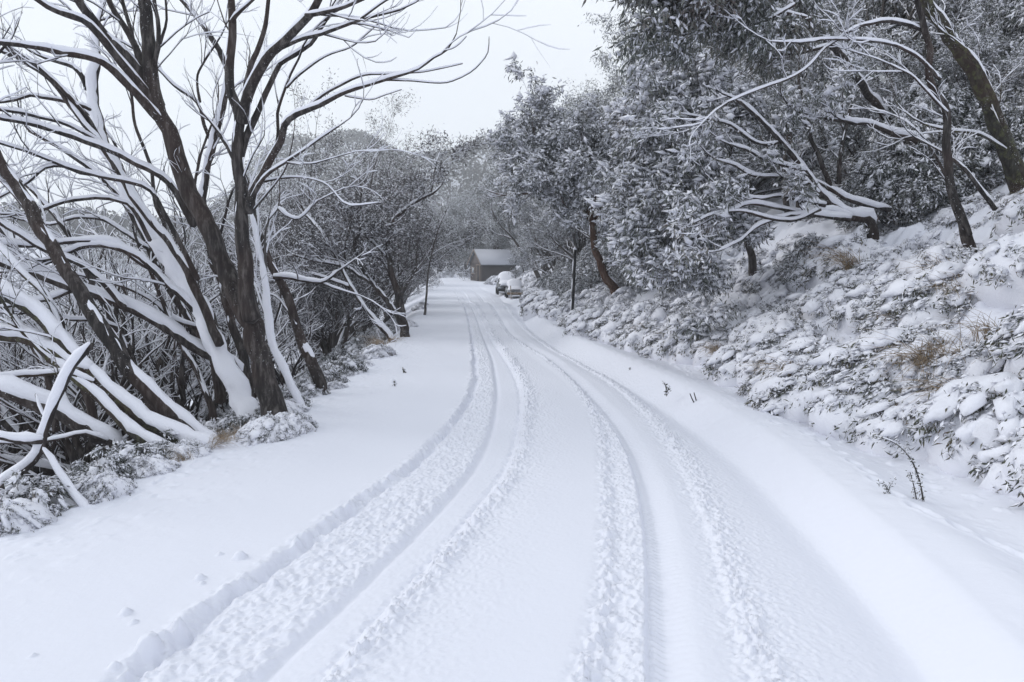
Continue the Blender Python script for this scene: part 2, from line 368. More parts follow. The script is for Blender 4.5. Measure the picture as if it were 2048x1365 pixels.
# ------------------------------------------------------------------ ground and road: one surface, cut where the road ends
def build_ground():
    ys = [1.2]
    while ys[-1] < 62: ys.append(ys[-1] * 1.0042)
    while ys[-1] < 130: ys.append(ys[-1] * 1.012)
    while ys[-1] < 700: ys.append(ys[-1] * 1.03)
    ys = np.array([-60, -35, -20, -12, -7, -4, -2.2, -1, -.2, .4, .8, 1.05] + ys)
    core = np.linspace(-1, 1, 781)
    o = [0.0]; st = .0031
    while o[-1] < 260: o.append(o[-1] + st); st *= 1.035
    o = np.array(o[1:])
    us = np.concatenate([-1 - o[::-1], core, 1 + o])
    Yc = np.clip(ys, 2.6, None)
    xl, xr = XL(Yc), XR(Yc)
    c = (xl + xr) / 2; W = (xr - xl) / 2
    W = np.maximum(W, 1.2)
    # outside the road the columns spread in metres, not in road widths
    far = np.sign(us) * np.clip(np.abs(us) - 1, 0, None)
    scale = 2.8 + 0 * ys
    X = c[:, None] + np.clip(us, -1, 1)[None, :] * W[:, None] + far[None, :] * scale[:, None]
    Y = np.repeat(ys[:, None], len(us), 1)
    Yc2 = np.clip(Y, 2.0, None)
    Z = surf(X, Yc2)
    ny, nx = X.shape
    V = np.stack([X, Y, Z], -1)
    dx = np.gradient(V, axis=1); dy = np.gradient(V, axis=0); nrm = np.cross(dx, dy); nrm /= np.linalg.norm(nrm, axis=2)[..., None] + 1e-12
    i0 = len(o); i1 = len(o) + 780
    j_end = int(np.searchsorted(ys, 108))
    def sub(name, mask, m, label, kind):
        idx = np.full((ny, nx), -1)
        q = np.argwhere(mask); a = q[:, 0]; b = q[:, 1]
        quad = np.stack([a * nx + b, a * nx + b + 1, (a + 1) * nx + b + 1, (a + 1) * nx + b], -1)
        used, inv = np.unique(quad, return_inverse=True)
        me = mesh_from(name, V.reshape(-1, 3)[used], [inv.reshape(-1, 4)])
        me.normals_split_custom_set_from_vertices(nrm.reshape(-1, 3)[used])
        ob = link(name, me, m); tag(ob, label, kind[0], kind=kind[1]); return ob
    mask = np.zeros((ny - 1, nx - 1), bool); mask[:j_end, i0:i1] = True
    sub('road', mask, M_ROAD, 'snow covered mountain road with curving tyre ruts', ('road', 'structure'))
    sub('ground', ~mask, M_SNOW, 'snow covered banks, valley and hillsides around the road', ('ground', 'structure'))
build_ground()

# ------------------------------------------------------------------ branching
def nrmz(v): return v / (np.linalg.norm(v) + 1e-9)
def perp(rnd, d):
    a = rnd.normal(0, 1, 3); a -= d * np.dot(a, d); return nrmz(a)
def grow(rnd, p, d, L, r, lvl, mx, out, leafp, trop=.12, curl=.22, kids=(3, 3, 4), ang=(.35, .75), gn=None, shrink=.66, endr=.5):
    n = 6 if L > .5 else 4
    pts = [p.copy()]; dd = d.copy(); step = L / (n - 1); cv = perp(rnd, d) * curl
    for i in range(n - 1):
        dd = nrmz(dd + cv / (n - 1) * 2 + rnd.normal(0, .07, 3) + np.array([0, 0, trop / (n - 1) * 2]))
        p = p + dd * step; pts.append(p.copy())
    pts = np.array(pts); rad = r * (1 - (1 - endr) * np.linspace(0, 1, n) ** .8)
    if lvl == mx: rad = r * (1 - .6 * np.linspace(0, 1, n))
    out.append((pts, rad, lvl))
    if lvl >= mx:
        for i in range(1, n): leafp.append((pts[i], nrmz(pts[i] - pts[i - 1])))
        return
    k = kids[min(lvl, len(kids) - 1)]
    for c in range(k):
        t = 1.0 if c == 0 else rnd.uniform(.3, .98)
        f = t * (n - 1); i = min(int(f), n - 2); q = pts[i] + (pts[i + 1] - pts[i]) * (f - i); dl = nrmz(pts[i + 1] - pts[i])
        a = rnd.uniform(*ang) * (.45 if c == 0 else 1)
        nd = nrmz(dl * math.cos(a) + perp(rnd, dl) * math.sin(a) + np.array([0, 0, trop * .6]))
        rr = np.interp(t, np.linspace(0, 1, n), rad) * (.92 if c == 0 else rnd.uniform(.5, .72))
        grow(rnd, q, nd, L * shrink * rnd.uniform(.75, 1.2), rr, lvl + 1, mx, out, leafp, trop, curl, kids, ang, shrink=shrink, endr=endr)
OCT_T = np.array([[0, 2, 4], [2, 1, 4], [1, 3, 4], [3, 0, 4], [2, 0, 5], [1, 2, 5], [3, 1, 5], [0, 3, 5]])
def foliage(rnd, leafp, m, ln=(.07, .12), wd=.011, droop=.9, snow=.45, pad=.03, npad=1, spread=.07, drop=0):
    """hanging leaves and the snow on them, for all cluster points at once"""
    Pp = np.array([a for a, b in leafp]); Dd = np.array([b for a, b in leafp])
    if drop: 
        k = rnd.random(len(Pp)) > drop; Pp = Pp[k]; Dd = Dd[k]
    n = len(Pp)
    B = np.repeat(Pp, m, 0) + rnd.normal(0, spread, (n * m, 3)) * [1, 1, .8]
    D = np.repeat(Dd, m, 0) * .45 + np.array([0, 0, -droop]) + rnd.normal(0, .42, (n * m, 3)); D /= np.linalg.norm(D, axis=1)[:, None]
    sd = np.cross(D, rnd.normal(0, 1, D.shape)); sd /= np.linalg.norm(sd, axis=1)[:, None] + 1e-9
    L = rnd.uniform(ln[0], ln[1], n * m)[:, None]; w = wd * rnd.uniform(.7, 1.3, n * m)[:, None]
    nr = np.cross(D, sd); bend = nr * L * .12
    v = np.stack([B, B + D * L * .45 + sd * w + bend, B + D * L, B + D * L * .45 - sd * w + bend], 1)
    lf = Acc(); lf.add(v.reshape(-1, 3), np.arange(n * m * 4).reshape(-1, 4))
    sn = Acc()
    k = rnd.random(n * m) < snow
    off = nr * np.sign(nr[:, 2:3] + 1e-6) * .0035 + np.array([0, 0, .004])
    vs = np.stack([B, B + D * L * .4 + sd * w * 1.25, B + D * L * .85, B + D * L * .4 - sd * w * 1.25], 1) + off[:, None, :] + (bend * .9)[:, None, :]
    vs = vs[k]; sn.add(vs.reshape(-1, 3), np.arange(len(vs) * 4).reshape(-1, 4))
    if npad:
        q = n * npad
        C = np.repeat(Pp, npad, 0) + rnd.normal(0, spread * .8, (q, 3)) + [0, 0, .012]
        A = np.repeat(Dd, npad, 0) * [1, 1, .3] + rnd.normal(0, .4, (q, 3)) * [1, 1, .3]; A /= np.linalg.norm(A, axis=1)[:, None] + 1e-9
        Bv = np.cross(A, [0, 0, 1]); Bv /= np.linalg.norm(Bv, axis=1)[:, None] + 1e-9; Cv = np.cross(Bv, A)
        s = pad * rnd.uniform(.45, 1.3, (q, 1)); j = lambda: rnd.uniform(.7, 1.3, (q, 1))
        vv = np.stack([C + A * s * 1.7 * j(), C - A * s * 1.7 * j(), C + Bv * s * j(), C - Bv * s * j(), C + Cv * s * .55 * j(), C - Cv * s * .3 * j()], 1)
        tt = (np.arange(q)[:, None, None] * 6 + OCT_T[None]).reshape(-1, 3)
        sn.add(vv.reshape(-1, 3), None, tt)
    return lf, sn
def assemble(root, rnd, segs, bark, leafp=None, fol=None, split=1, th=1.0, leafm=None, snowm=None, wind=None, minr=.0):
    tr = Acc(); br = Acc(); sn = Acc()
    for (pts, rad, lvl) in segs:
        k = 9 if rad[0] > .06 else (6 if rad[0] > .02 else 4)
        if rad[0] < .006: k = 3
        fr = frames(pts)
        tube(tr if lvl < split else br, pts, rad, k, rnd, .05, fr, cap=rad[0] > .01)
        if rad[0] > minr: snow_tube(sn, pts, rad, rnd, th, wind, 6 if rad[0] > .015 else 4, fr)
    link('trunk', tr.mesh('trunk'), bark, root)
    if br.v: link('branches', br.mesh('branches'), bark, root)
    link('snow_cover', sn.mesh('snow_cover'), snowm or M_CAP, root)
    if leafp and fol:
        lf, s2 = foliage(rnd, leafp, **fol)
        link('foliage', lf.mesh('foliage'), leafm or M_LEAF, root)
        link('leaf_snow', s2.mesh('leaf_snow', False), M_CAP, root)
def park(o):
    """protos are used as the first placed thing"""
    o['_free'] = 1; return o

def proto_tree(seed, H=7, stems=4, lean=(0, 0), spread=.5, kids=(3, 3, 4), mx=4, bark=None, fol=None, th=1.2, trop=.14, r0=.13, curl=.25, shrink=.66, leafm=None, ang=(.35, .8), minr=0, l0=.34):
    rnd = np.random.default_rng(seed); root = empty('snow_gum_tree'); segs = []; lp = []
    for s in range(stems):
        az = rnd.uniform(0, 2 * math.pi) if stems > 1 else 0; a = rnd.uniform(.1, 1) * spread
        d = nrmz(np.array([math.sin(a) * math.cos(az) + lean[0], math.sin(a) * math.sin(az) + lean[1], math.cos(a)]))
        b = np.array([math.cos(az) * .1, math.sin(az) * .1, -.35])
        grow(rnd, b, d, H * l0 * rnd.uniform(.8, 1.15), r0 * rnd.uniform(.65, 1.1), 0, mx, segs, lp, trop, curl, kids, ang, shrink=shrink)
    assemble(root, rnd, segs, bark or M_GREY, lp if fol else None, fol, th=th, leafm=leafm, minr=minr)
    return root

FOL_NEAR = dict(m=9, ln=(.08, .14), wd=.012, snow=.68, pad=.055, npad=1, spread=.085)
FOL_FAR = dict(m=11, ln=(.09, .17), wd=.016, snow=.5, pad=.042, npad=2, spread=.15)
FOL_FINE = dict(m=7, ln=(.06, .14), wd=.010, snow=.25, pad=.022, npad=1, spread=.12, droop=.3)
gum = [proto_tree(11 + i, H=7, stems=[4, 5, 3, 4][i], spread=[.75, .6, .9, .5][i], fol=FOL_NEAR, lean=[(-.25, -.1), (0, 0), (-.35, 0), (.1, -.1)][i]) for i in range(4)]
far = [proto_tree(31 + i, H=8.5, stems=[4, 3, 5][i], spread=[.5, .7, .6][i], fol=FOL_FAR, l0=.33, minr=.012) for i in range(3)]
tall = [proto_tree(91 + i, H=11, stems=3, spread=.5, fol=FOL_FAR, l0=.30, mx=5, kids=(3, 3, 3, 3, 3), shrink=.72, minr=.012, r0=.16) for i in range(2)]
twiggy = [proto_tree(51 + i, H=8, stems=5, spread=.65, fol=FOL_FINE, mx=4, kids=(3, 4, 4), th=.9, leafm=M_TWIG, lean=(-.2, 0), minr=.006) for i in range(2)]
bare = [proto_tree(71 + i, H=5.5, stems=[6, 5, 7][i], spread=.8, mx=4, kids=(3, 3, 3), lean=[(-.55, 0), (-.3, .1), (-.8, -.1)][i], th=.95, r0=.10, bark=M_BARK, trop=.10, l0=.36) for i in range(3)]

def placer(protos, name, labels, cat, group):
    state = {'i': 0}
    def go(x, y, s=1.0, rz=None, k=None, z=None, tilt=(0, 0), label=None, rng=random.Random(5)):
        k = rng.randrange(len(protos)) if k is None else k; src = protos[k]
        rz = rng.uniform(0, 6.28) if rz is None else rz
        z = S(x, y) - .05 if z is None else z
        sc3 = (s, s, s * rng.uniform(.92, 1.1))
        if src.get('_used') is None and '_used' not in src.keys():
            src['_used'] = 1; o = src; o.location = (x, y, z); o.rotation_euler = (tilt[0], tilt[1], rz); o.scale = sc3
        else: o = copy_thing(src, (x, y, z), rz, sc3, tilt)
        o.name = name; tag(o, label or labels, cat, group); return o
    return go
rnd_ = random.Random(3)
# forest on the right-hand hillside
p_right = placer(gum, 'snow_gum_tree', 'leafy snow gum laden with snow in the dense wood above the right roadside bank', 'tree', 'snow gums in the wood right of the road')
for (x, y, s, k) in [(9.5,13.5,.95,1),(5.9,14.5,.75,2),(8.4,15,1.0,3),(11.8,10,1.0,1),(13.5,13.5,1.05,0),(5.4,17.5,.85,1),(7.6,19.5,1.0,0),(10.6,18,1.05,2),(13.8,18.5,1.1,3),
    (4.3,19.0,.6,3),(4.6,22.5,.9,0),(7.0,24.5,1.0,2),(9.8,23.5,1.1,1),(13.2,24,1.1,0),(3.9,25.5,.75,2),(5.2,28.5,1.0,1),(8.2,30,1.1,3),(12,30,1.15,2),(3.6,33,.95,0),(6.2,35.5,1.1,1),(10,36.5,1.2,0),(2.9,38.5,.95,3),
    (7.6,10.8,.45,3),(8.6,12.2,.6,0),(10.2,12.8,.7,2),(6.8,12.6,.5,1),(16.5,15,1.1,2),(17.5,20,1.2,1),(15,9.5,1.0,3),(11.5,7.2,.9,2),(4.4,16.2,.55,1),(2.7,21.5,.6,1),(3.3,29.5,.8,0)]:
    p_right(x + rnd_.uniform(-.3, .3), y, s, None, k)
p_far = placer(far, 'snow_gum_tree', 'distant snow dusted gum tree in the wood beside and beyond the wooden hut', 'tree', 'distant snow gums around the end of the road')
for (x, y, s, k) in [(3.4,44,1.0,0),(6.5,43,1.15,1),(3.6,50,1.0,2),(5.2,51,1.2,0),(9.5,48,1.25,2),(4.4,58,.9,1),(5.6,60,1.15,2),(8,62,1.3,1),(4.2,68,.95,0),(6,70,1.2,1),(3.2,78,1.05,2),(3.4,80,1.25,0),(7.5,78,1.35,2),
    (1.8,92,1.3,1),(-2.5,98,1.1,0),(-5,101,1.1,2),(-9,104,1.15,1),(-13,103,1.1,0),(4.6,95,1.4,2),(-1,106,1.3,1),(-6.5,110,1.35,0),(-12,113,1.3,2),(-17,110,1.2,1),(2,112,1.5,0),(9,96,1.5,1),(13,86,1.4,0),(13,66,1.4,2),(13,52,1.35,1),(15,42,1.3,0)]:
    p_far(x, y, s, None, k)
p_tall = placer(tall, 'tall_gum_tree', 'tall spreading snow gum whose crown stands against the sky right of the road', 'tree', 'tall snow gums along the skyline right of the road')
for (x, y, s, t, k) in [(3.0,42,1.1,-.2,0),(2.4,50,1.25,-.22,1),(5.2,45,1.2,-.1,1),(4.2,56,1.35,-.15,0),(5.4,36,.95,-.05,0),(7.6,40,1.15,0,1),(7.2,32,.95,0,1),(9.5,34,1.1,0,0),(4.9,30,.75,-.05,0),(8.6,26,.9,0,0),(11.5,26,1.05,0,1),(6.0,25,.65,0,1),(11.5,20,.9,0,0),(14,16,.95,0,1),(9.5,17,.75,0,1),(13,12,.8,0,0),(6.8,20,.62,0,0),(7.5,52,1.3,0,0)]:
    p_tall(x, y, s, None, k, tilt=(0, t))
p_end = placer(tall, 'tall_gum_tree', 'tall grey snow gum rising behind the wooden hut where the road ends', 'tree', 'tall snow gums behind the hut')
for (x, y, s, k) in [(-3,98,1.5,0),(-7,101,1.45,1),(2.5,103,1.6,1),(-11,106,1.5,0),(5,102,1.7,0),(-5,112,1.7,1),(-15,110,1.4,1),(0,115,1.8,0)]:
    p_end(x, y, s, None, k)
# wood left of the road: fine twiggy crowns
p_tw = placer(twiggy, 'twiggy_gum_tree', 'fine twigged snow gum in the thicket left of the road', 'tree', 'twiggy gums in the thicket left of the road')
for (x, y, s, k) in [(-4.6,17.5,.62,0),(-5.8,21,.92,1),(-7.6,19.5,.8,0),(-5.4,25,1.08,1),(-7.8,26,1.0,0),(-10.5,24,1.0,1),(-6.3,31,1.3,0),(-9,33,1.15,1),(-12.5,30,1.1,0),(-7.2,38,1.3,1),(-10.5,41,1.2,0),(-14.5,37,1.15,1),
    (-8.4,47,1.35,0),(-12,50,1.25,1),(-9.6,57,1.1,0),(-13.5,60,1.25,1),(-11,68,1.15,0),(-12.4,78,1.15,1),(-16.5,72,1.3,0),(-14,21,.95,0),(-17,28,1.1,1),(-10.5,16,.8,1)]:
    p_tw(x, y, s, None, k)
p_val = placer(far, 'snow_gum_tree', 'hazy snow dusted gum tree down in the valley left of the road', 'tree', 'gum trees in the valley left of the road')
for i in range(44):
    y = rnd_.uniform(38, 150); x = -rnd_.uniform(.36, .86) * y - 3
    if -60 < x + .55 * y < -2 and 90 < y: pass
    p_val(x, y, rnd_.uniform(.8, 1.25))
p_bare = placer(bare, 'bare_gum_tree', 'bare multi stemmed snow gum coated in snow on the slope below the left verge', 'tree', 'bare snow gums on the slope left of the road')
for (x, y, s, k, rz) in [(-5.2,8.6,.9,0,.1),(-6.6,7.6,.8,2,-.2),(-7.6,9.6,1.0,1,.2),(-5.0,11,.8,1,.3),(-6.9,12,1.0,0,-.2),(-9.3,11.6,1.1,2,.2),(-5.6,14,.85,2,-.1),(-8.2,15,1.0,0,.3),(-4.3,13.2,.6,1,0),(-11.5,14,1.1,1,0),(-11,9,1.0,0,.4),(-4.9,16.6,.75,0,0),(-13.5,18,1.2,2,0),(-6.8,17.2,.85,1,.5),(-6.0,9.6,1.15,1,.1),(-5.3,10.2,1.2,0,0),(-7.4,11,1.3,0,-.1),(-8.8,10.6,1.25,1,.2),(-6.3,13.2,1.3,1,-.2),(-8.4,12.8,1.3,2,0),(-4.6,12.2,.95,1,-.1),(-10,12.6,1.3,0,.1)]:
    p_bare(x, y, s, rz, k)
# the far wooded hills: one mass
def hill_wood():
    rnd = np.random.default_rng(9); n = 12000
    Y = rnd.uniform(175, 560, n); X = rnd.uniform(-.95, .75, n) * Y
    Z = surf(X, Y)
    m = 26; h = rnd.uniform(5, 9, n)
    c = np.repeat(np.stack([X, Y, Z], -1), m, 0); hh = np.repeat(h, m)
    d = rnd.normal(0, 1, (n * m, 3)); d /= np.linalg.norm(d, axis=1)[:, None]; rr = rnd.random((n * m, 1)) ** .4
    ctr = c + d * rr * np.stack([hh * .5, hh * .5, hh * .36], -1) + np.stack([0 * hh, 0 * hh, hh * .62], -1)
    a = rnd.normal(0, 1, (n * m, 3)); a /= np.linalg.norm(a, axis=1)[:, None]; b = np.cross(a, rnd.normal(0, 1, (n * m, 3))); b /= np.linalg.norm(b, axis=1)[:, None]
    s = rnd.uniform(.35, .95, (n * m, 1))
    v = np.stack([ctr + a * s, ctr + b * s * .6, ctr - a * s, ctr - b * s * .6], 1).reshape(-1, 3)
    q = np.arange(n * m * 4).reshape(-1, 4); k = rnd.random(n * m) < .05
    me = mesh_from('far_wood', v, [q[~k], q[k]], False); me.materials.append(M_TWIG); me.materials.append(M_CAP)
    mi = np.zeros(n * m, dtype=np.int32); mi[(~k).sum():] = 1; me.polygons.foreach_set('material_index', mi)
    tag(link('far_wood', me), 'hazy wood covering the distant hills', 'wood', kind='stuff')
hill_wood()

# ------------------------------------------------------------------ hand-shaped trees: limbs traced, each with its own distance
def traced(name, label, limbs, bark, seed, cat='tree', group=None, twigs=1.0, th=1.1, leaf=None, leafm=None, split=None, LF=1.1):
    """limbs: (points, width in px at start, at end, Y at start, Y at end, options)"""
    rnd = np.random.default_rng(seed); root = None; segs = []; winds = []; lp = []
    ox = None
    for L in limbs:
        pts, w0, w1, y0, y1 = L[:5]; opt = L[5] if len(L) > 5 else {}
        n = len(pts); c = np.concatenate([[0], np.cumsum([math.hypot(pts[i + 1][0] - pts[i][0], pts[i + 1][1] - pts[i][1]) for i in range(n - 1)])]); c /= c[-1]
        Ys = y0 + (y1 - y0) * c
        P3 = np.array([P(p[0], p[1], y) for p, y in zip(pts, Ys)])
        wd = w0 + (w1 - w0) * c ** .8
        rad = wd * Ys / FPX / 2 * .95
        if opt.get('base'): 
            e = P3[0] - (P3[1] - P3[0]) * .25; e[2] = P3[0][2] - .5; P3 = np.vstack([e, P3]); rad = np.concatenate([[rad[0] * 1.25], rad])
            rad[1] *= 1.12
        if ox is None: ox = P3[1].copy() if opt.get('base') else P3[0].copy(); root = empty(name, tuple(ox))
        q, r = resample(P3 - ox, rad, .09 if rad[0] > .02 else .06, rnd, .25)
        r = r * (1 + .22 * (np.convolve(rnd.random(len(r) + 4), [.2] * 5, 'valid') - .5))
        lvl = 0 if (opt.get('base') or opt.get('trunk')) else 1
        segs.append((q, r, lvl)); winds.append((opt.get('wind'), opt.get('th', th)))
        nt_ = opt.get('tw', 1.0) * twigs
        ln = np.linalg.norm(q[-1] - q[0])
        m = int(ln * 3.2 * nt_)
        for i in range(m):
            t = rnd.uniform(.25, 1) if not opt.get('base') else rnd.uniform(.55, 1)
            j = min(int(t * (len(q) - 1)), len(q) - 2); d = nrmz(q[j + 1] - q[j]); a = rnd.uniform(.3, .9)
            nd = nrmz(d * math.cos(a) + perp(rnd, d) * math.sin(a) + np.array([0, 0, .12]))
            sg = []; 
            grow(rnd, q[j], nd, rnd.uniform(.3, .75) * (1.0 if not leaf else LF), min(r[j] * .5, .009 if not leaf else .014), 1, 3 if not leaf else 4, sg, lp, .15, .35, (2, 3, 3), (.3, .8), shrink=.62)
            for s in sg: segs.append(s); winds.append((opt.get('wind'), th))
        if r[-1] * 2 < .04 and not opt.get('cut'):      # a spray at the tip
            d = nrmz(q[-1] - q[-2]); sg = []
            grow(rnd, q[-1], d, .5, r[-1] * .9, 1, 3, sg, lp, .1, .3, (2, 3), (.2, .6), shrink=.6)
            for s in sg: segs.append(s); winds.append((opt.get('wind'), th))
        elif r[-1] * 2 >= .04 and not opt.get('cut'):   # a thick limb goes on and divides
            d = nrmz(q[-1] - q[-2]); sg = []
            grow(rnd, q[-1] - d * .02, d, min(1.3, 14 * r[-1]), r[-1] * .97, 1, 4, sg, [], .12, .2, (2, 3, 3), (.25, .6), shrink=.68)
            for s in sg: segs.append(s); winds.append((opt.get('wind'), th))
    tr = Acc(); br = Acc(); sn = Acc()
    for (pts, rad, lvl), (wv, t_) in zip(segs, winds):
        k = 14 if rad[0] > .06 else (9 if rad[0] > .02 else 5)
        if rad[0] < .008: k = 4
        fr = frames(pts); tube(tr if lvl == 0 else br, pts, rad, k, rnd, .06, fr)
        snow_tube(sn, pts, rad, rnd, t_, wv, 10 if rad[0] > .03 else 6, fr)
    link('trunk', tr.mesh('trunk'), bark, root)
    if br.v: link('branches', br.mesh('branches'), bark, root)
    link('snow_cover', sn.mesh('snow_cover'), M_CAP, root)
    if leaf and lp:
        lf, s2 = foliage(rnd, lp, **leaf)
        link('foliage', lf.mesh('foliage'), leafm or M_LEAF, root); link('leaf_snow', s2.mesh('leaf_snow', False), M_CAP, root)
    tag(root, label, cat, group); return root
WL = (-.45, -.25, 0); WC = (-.1, -.9, 0)
T = dict
traced('snow_gum_tree', 'big dark two stemmed snow gum whose long limb reaches out over the road', [
  ([(556,866),(545,810),(520,720),(500,650),(472,590),(445,520),(415,450),(385,390),(362,335),(345,285),(325,230),(308,180),(302,120),(294,60),(286,-30)],53,23,6.9,7.3,T(base=1,tw=.25,th=.5)),
  ([(505,640),(497,590),(490,520),(485,440),(480,370),(478,300),(480,250),(472,215),(460,160),(463,100),(468,45),(458,-20)],36,13,6.85,7.0,T(trunk=1,wind=WL,tw=.4,th=.5)),
  ([(478,255),(488,215),(492,170),(500,130),(512,105),(527,70),(534,30),(540,-30)],15,7,6.95,6.6,T(tw=.5)),
  ([(484,245),(490,205),(508,165),(532,122),(558,92),(590,60),(618,30),(650,-25)],24,14,6.9,6.2,T(th=0.87,tw=.3)),
  ([(612,32),(650,26),(692,13),(745,-10)],10,6,6.3,6.0,T(th=0.87)),
  ([(552,100),(580,88),(610,76),(642,69),(680,56),(722,40),(762,30),(800,20)],10,4,6.6,5.8,T(th=0.93,tw=.6)),
  ([(722,38),(750,18),(790,-6),(860,-18)],5,2.5,5.9,5.6),
  ([(482,312),(500,260),(520,212),(540,168),(560,128),(590,112),(622,90),(640,60),(655,35)],16,7,7.0,6.8,T(th=0.99,tw=.5)),
  ([(552,300),(556,262),(556,228),(568,185),(582,148),(598,118),(606,92)],8,4,7.0,6.7,T(th=1.12,tw=.4)),
  ([(574,176),(602,148),(650,114),(700,96),(730,72),(757,48)],5,2,6.7,6.2,T(tw=.25,cut=1)),
  ([(497,425),(506,385),(525,350),(546,310),(562,282),(570,252),(595,228),(640,210),(690,186),(740,170),(790,155),(838,138),(868,116),(895,100),(913,68)],20,2.2,6.9,5.7,T(th=0.93,tw=.22)),
  ([(612,220),(640,196),(680,172),(730,151),(790,149),(850,144),(900,134),(925,128)],6.5,2,6.6,5.8,T(th=0.81,tw=.2,cut=1)),
  ([(772,161),(830,163),(880,167),(905,163),(940,146),(962,126),(976,105),(978,74)],4,1.5,6.1,5.5,T(tw=.2,cut=1)),
  ([(690,192),(740,200),(770,191),(803,180)],3.5,1.6,6.4,6.0,T(tw=.1,cut=1)),
  ([(888,102),(905,98),(920,88),(933,74)],2.2,1.4,5.75,5.6,T(tw=0,cut=1)),
  ([(498,415),(516,372),(542,345),(572,325),(606,302),(642,276),(676,254)],9,3,6.85,6.3,T(th=0.93,tw=.5)),
  ([(572,326),(620,328),(655,320),(682,312)],4,2,6.6,6.4,T(tw=.3)),
  ([(500,428),(528,395),(552,368),(568,345),(577,322)],5,3,6.9,6.7,T(tw=.3)),
  ([(528,364),(570,356),(620,358),(656,372),(676,395),(700,412),(758,406)],5,2,6.9,6.6,T(th=0.87,tw=.3,cut=1)),
  ([(464,44),(482,22),(500,4),(520,-14)],9,5,6.95,6.7,T(wind=WL)),
  ([(318,212),(298,178),(262,128),(238,102),(212,72),(178,30),(150,-14)],26,16,7.3,7.0,T(tw=.3)),
  ([(340,262),(322,232),(300,196),(272,162),(246,128),(214,88),(192,62),(165,40),(130,28),(95,14),(66,-4)],24,10,7.3,6.6,T(tw=.4)),
  ([(358,318),(338,268),(306,228),(276,192),(246,160),(218,132),(192,118),(150,110),(110,104),(76,96),(36,90),(-20,84)],22,9,7.3,6.3,T(th=0.87,tw=.4)),
  ([(300,158),(282,112),(258,70),(232,28),(206,-20)],14,10,7.3,7.4,T(tw=.4)),
  ([(322,232),(300,180),(276,120),(262,62),(250,20),(238,-20)],9,7,7.35,7.7),
  ([(306,140),(316,100),(318,60),(312,20),(306,-20)],10,7,7.2,7.0),
  ([(312,118),(326,70),(334,40),(330,-14)],8,4,7.2,7.1),
  ], M_BARK, 101, twigs=.9, th=.7)
traced('snow_gum_tree', 'snow plastered pale trunk with a wide white base just left of the big dark gum', [
  ([(508,880),(492,820),(462,745),(434,680),(405,625),(372,575),(344,525),(312,480),(284,432),(262,392),(236,345),(212,295),(196,235),(186,185),(194,120),(190,60)],56,13,7.3,9.2,T(base=1,wind=WC,th=1.40,tw=.3)),
  ([(440,690),(402,600),(378,545),(342,490),(308,450),(272,405),(240,352),(200,285),(160,238),(126,190),(90,150),(40,118),(-10,96)],20,8,7.5,8.3,T(th=1.05,tw=.5)),
  ([(396,560),(366,500),(330,432),(302,382),(262,366),(200,354),(132,334),(62,306),(-15,282)],12,6,7.6,7.2,T(th=1.12,tw=.3)),
  ([(202,352),(160,346),(128,334),(92,336),(66,356),(44,372),(-10,400)],7,5,7.4,7.2,T(th=0.91,tw=.4)),
  ([(388,452),(352,382),(322,350),(272,326),(222,302),(170,283),(110,262),(56,248),(-15,234)],17,9,7.6,7.0,T(th=1.12,tw=.4)),
  ([(262,322),(205,288),(160,262),(120,245),(80,236),(40,226),(-15,218)],8,6,7.6,7.0,T(th=1.12,tw=.4)),
  ([(196,232),(170,214),(122,201),(84,195),(60,191),(30,201),(-15,206)],9,5,8.8,8.4,T(th=0.91,tw=.4)),
  ([(300,482),(266,420),(240,404),(192,396),(130,406),(78,424)],9,7,7.7,7.4,T(th=1.05,tw=.2)),
  ([(176,180),(162,150),(146,134),(118,124),(90,116),(60,102)],12,5,9,9,T(th=0.84)),
  ([(232,340),(205,290),(180,245),(140,196),(96,150),(60,122),(20,100),(-10,72)],12,8,8.2,8.0,T(tw=.4)),
  ], M_BARK, 102, twigs=1.0, th=.75)
traced('snow_gum_tree', 'slim white crusted stem rising just right of the big dark gum', [
  ([(606,826),(584,772),(560,720),(545,680),(538,620),(532,560),(520,505),(512,460),(500,420)],16,8,7.6,7.9,T(base=1,wind=WC,th=1.8,tw=.4)),
  ([(532,545),(530,480),(538,440),(556,418),(560,385)],6,3,7.8,7.8,T(th=1.8)),
  ([(556,418),(580,436),(600,438),(620,418),(636,402)],5,2.5,7.8,7.6,T(th=1.9)),
  ([(540,660),(520,600),(505,560)],7,4,7.7,8.0)], M_GREY, 103)
traced('snow_gum_tree', 'bare brown trunk curving up behind the big dark gum with a level snowy side branch', [
  ([(640,772),(622,730),(600,676),(582,612),(562,566),(540,530),(522,480),(508,440),(500,380),(470,320),(440,270)],25,9,8.6,9.2,T(base=1,tw=.15)),
  ([(548,556),(580,556),(612,563),(642,566),(662,556),(676,544)],9,4,8.8,8.5,T(th=1.9,tw=.5)),
  ([(642,566),(680,580),(720,592)],4,2,8.6,8.6,T(th=1.5)),
  ([(592,650),(560,600),(530,585)],6,3,8.7,8.9)], M_BARK, 104, twigs=1)
traced('snow_gum_tree', 'thick dark bare trunk leaning hard to the left across the whole lower thicket', [
  ([(440,902),(400,872),(345,828),(290,774),(245,715),(205,655),(170,606),(135,545),(102,485),(65,425),(34,372),(0,322),(-40,262)],40,22,6.2,6.7,T(base=1,tw=.08,th=.6)),
  ([(120,515),(90,472),(52,420),(20,380),(-12,350)],9,6,6.6,6.9,T(th=1.6))], M_BARK, 105)
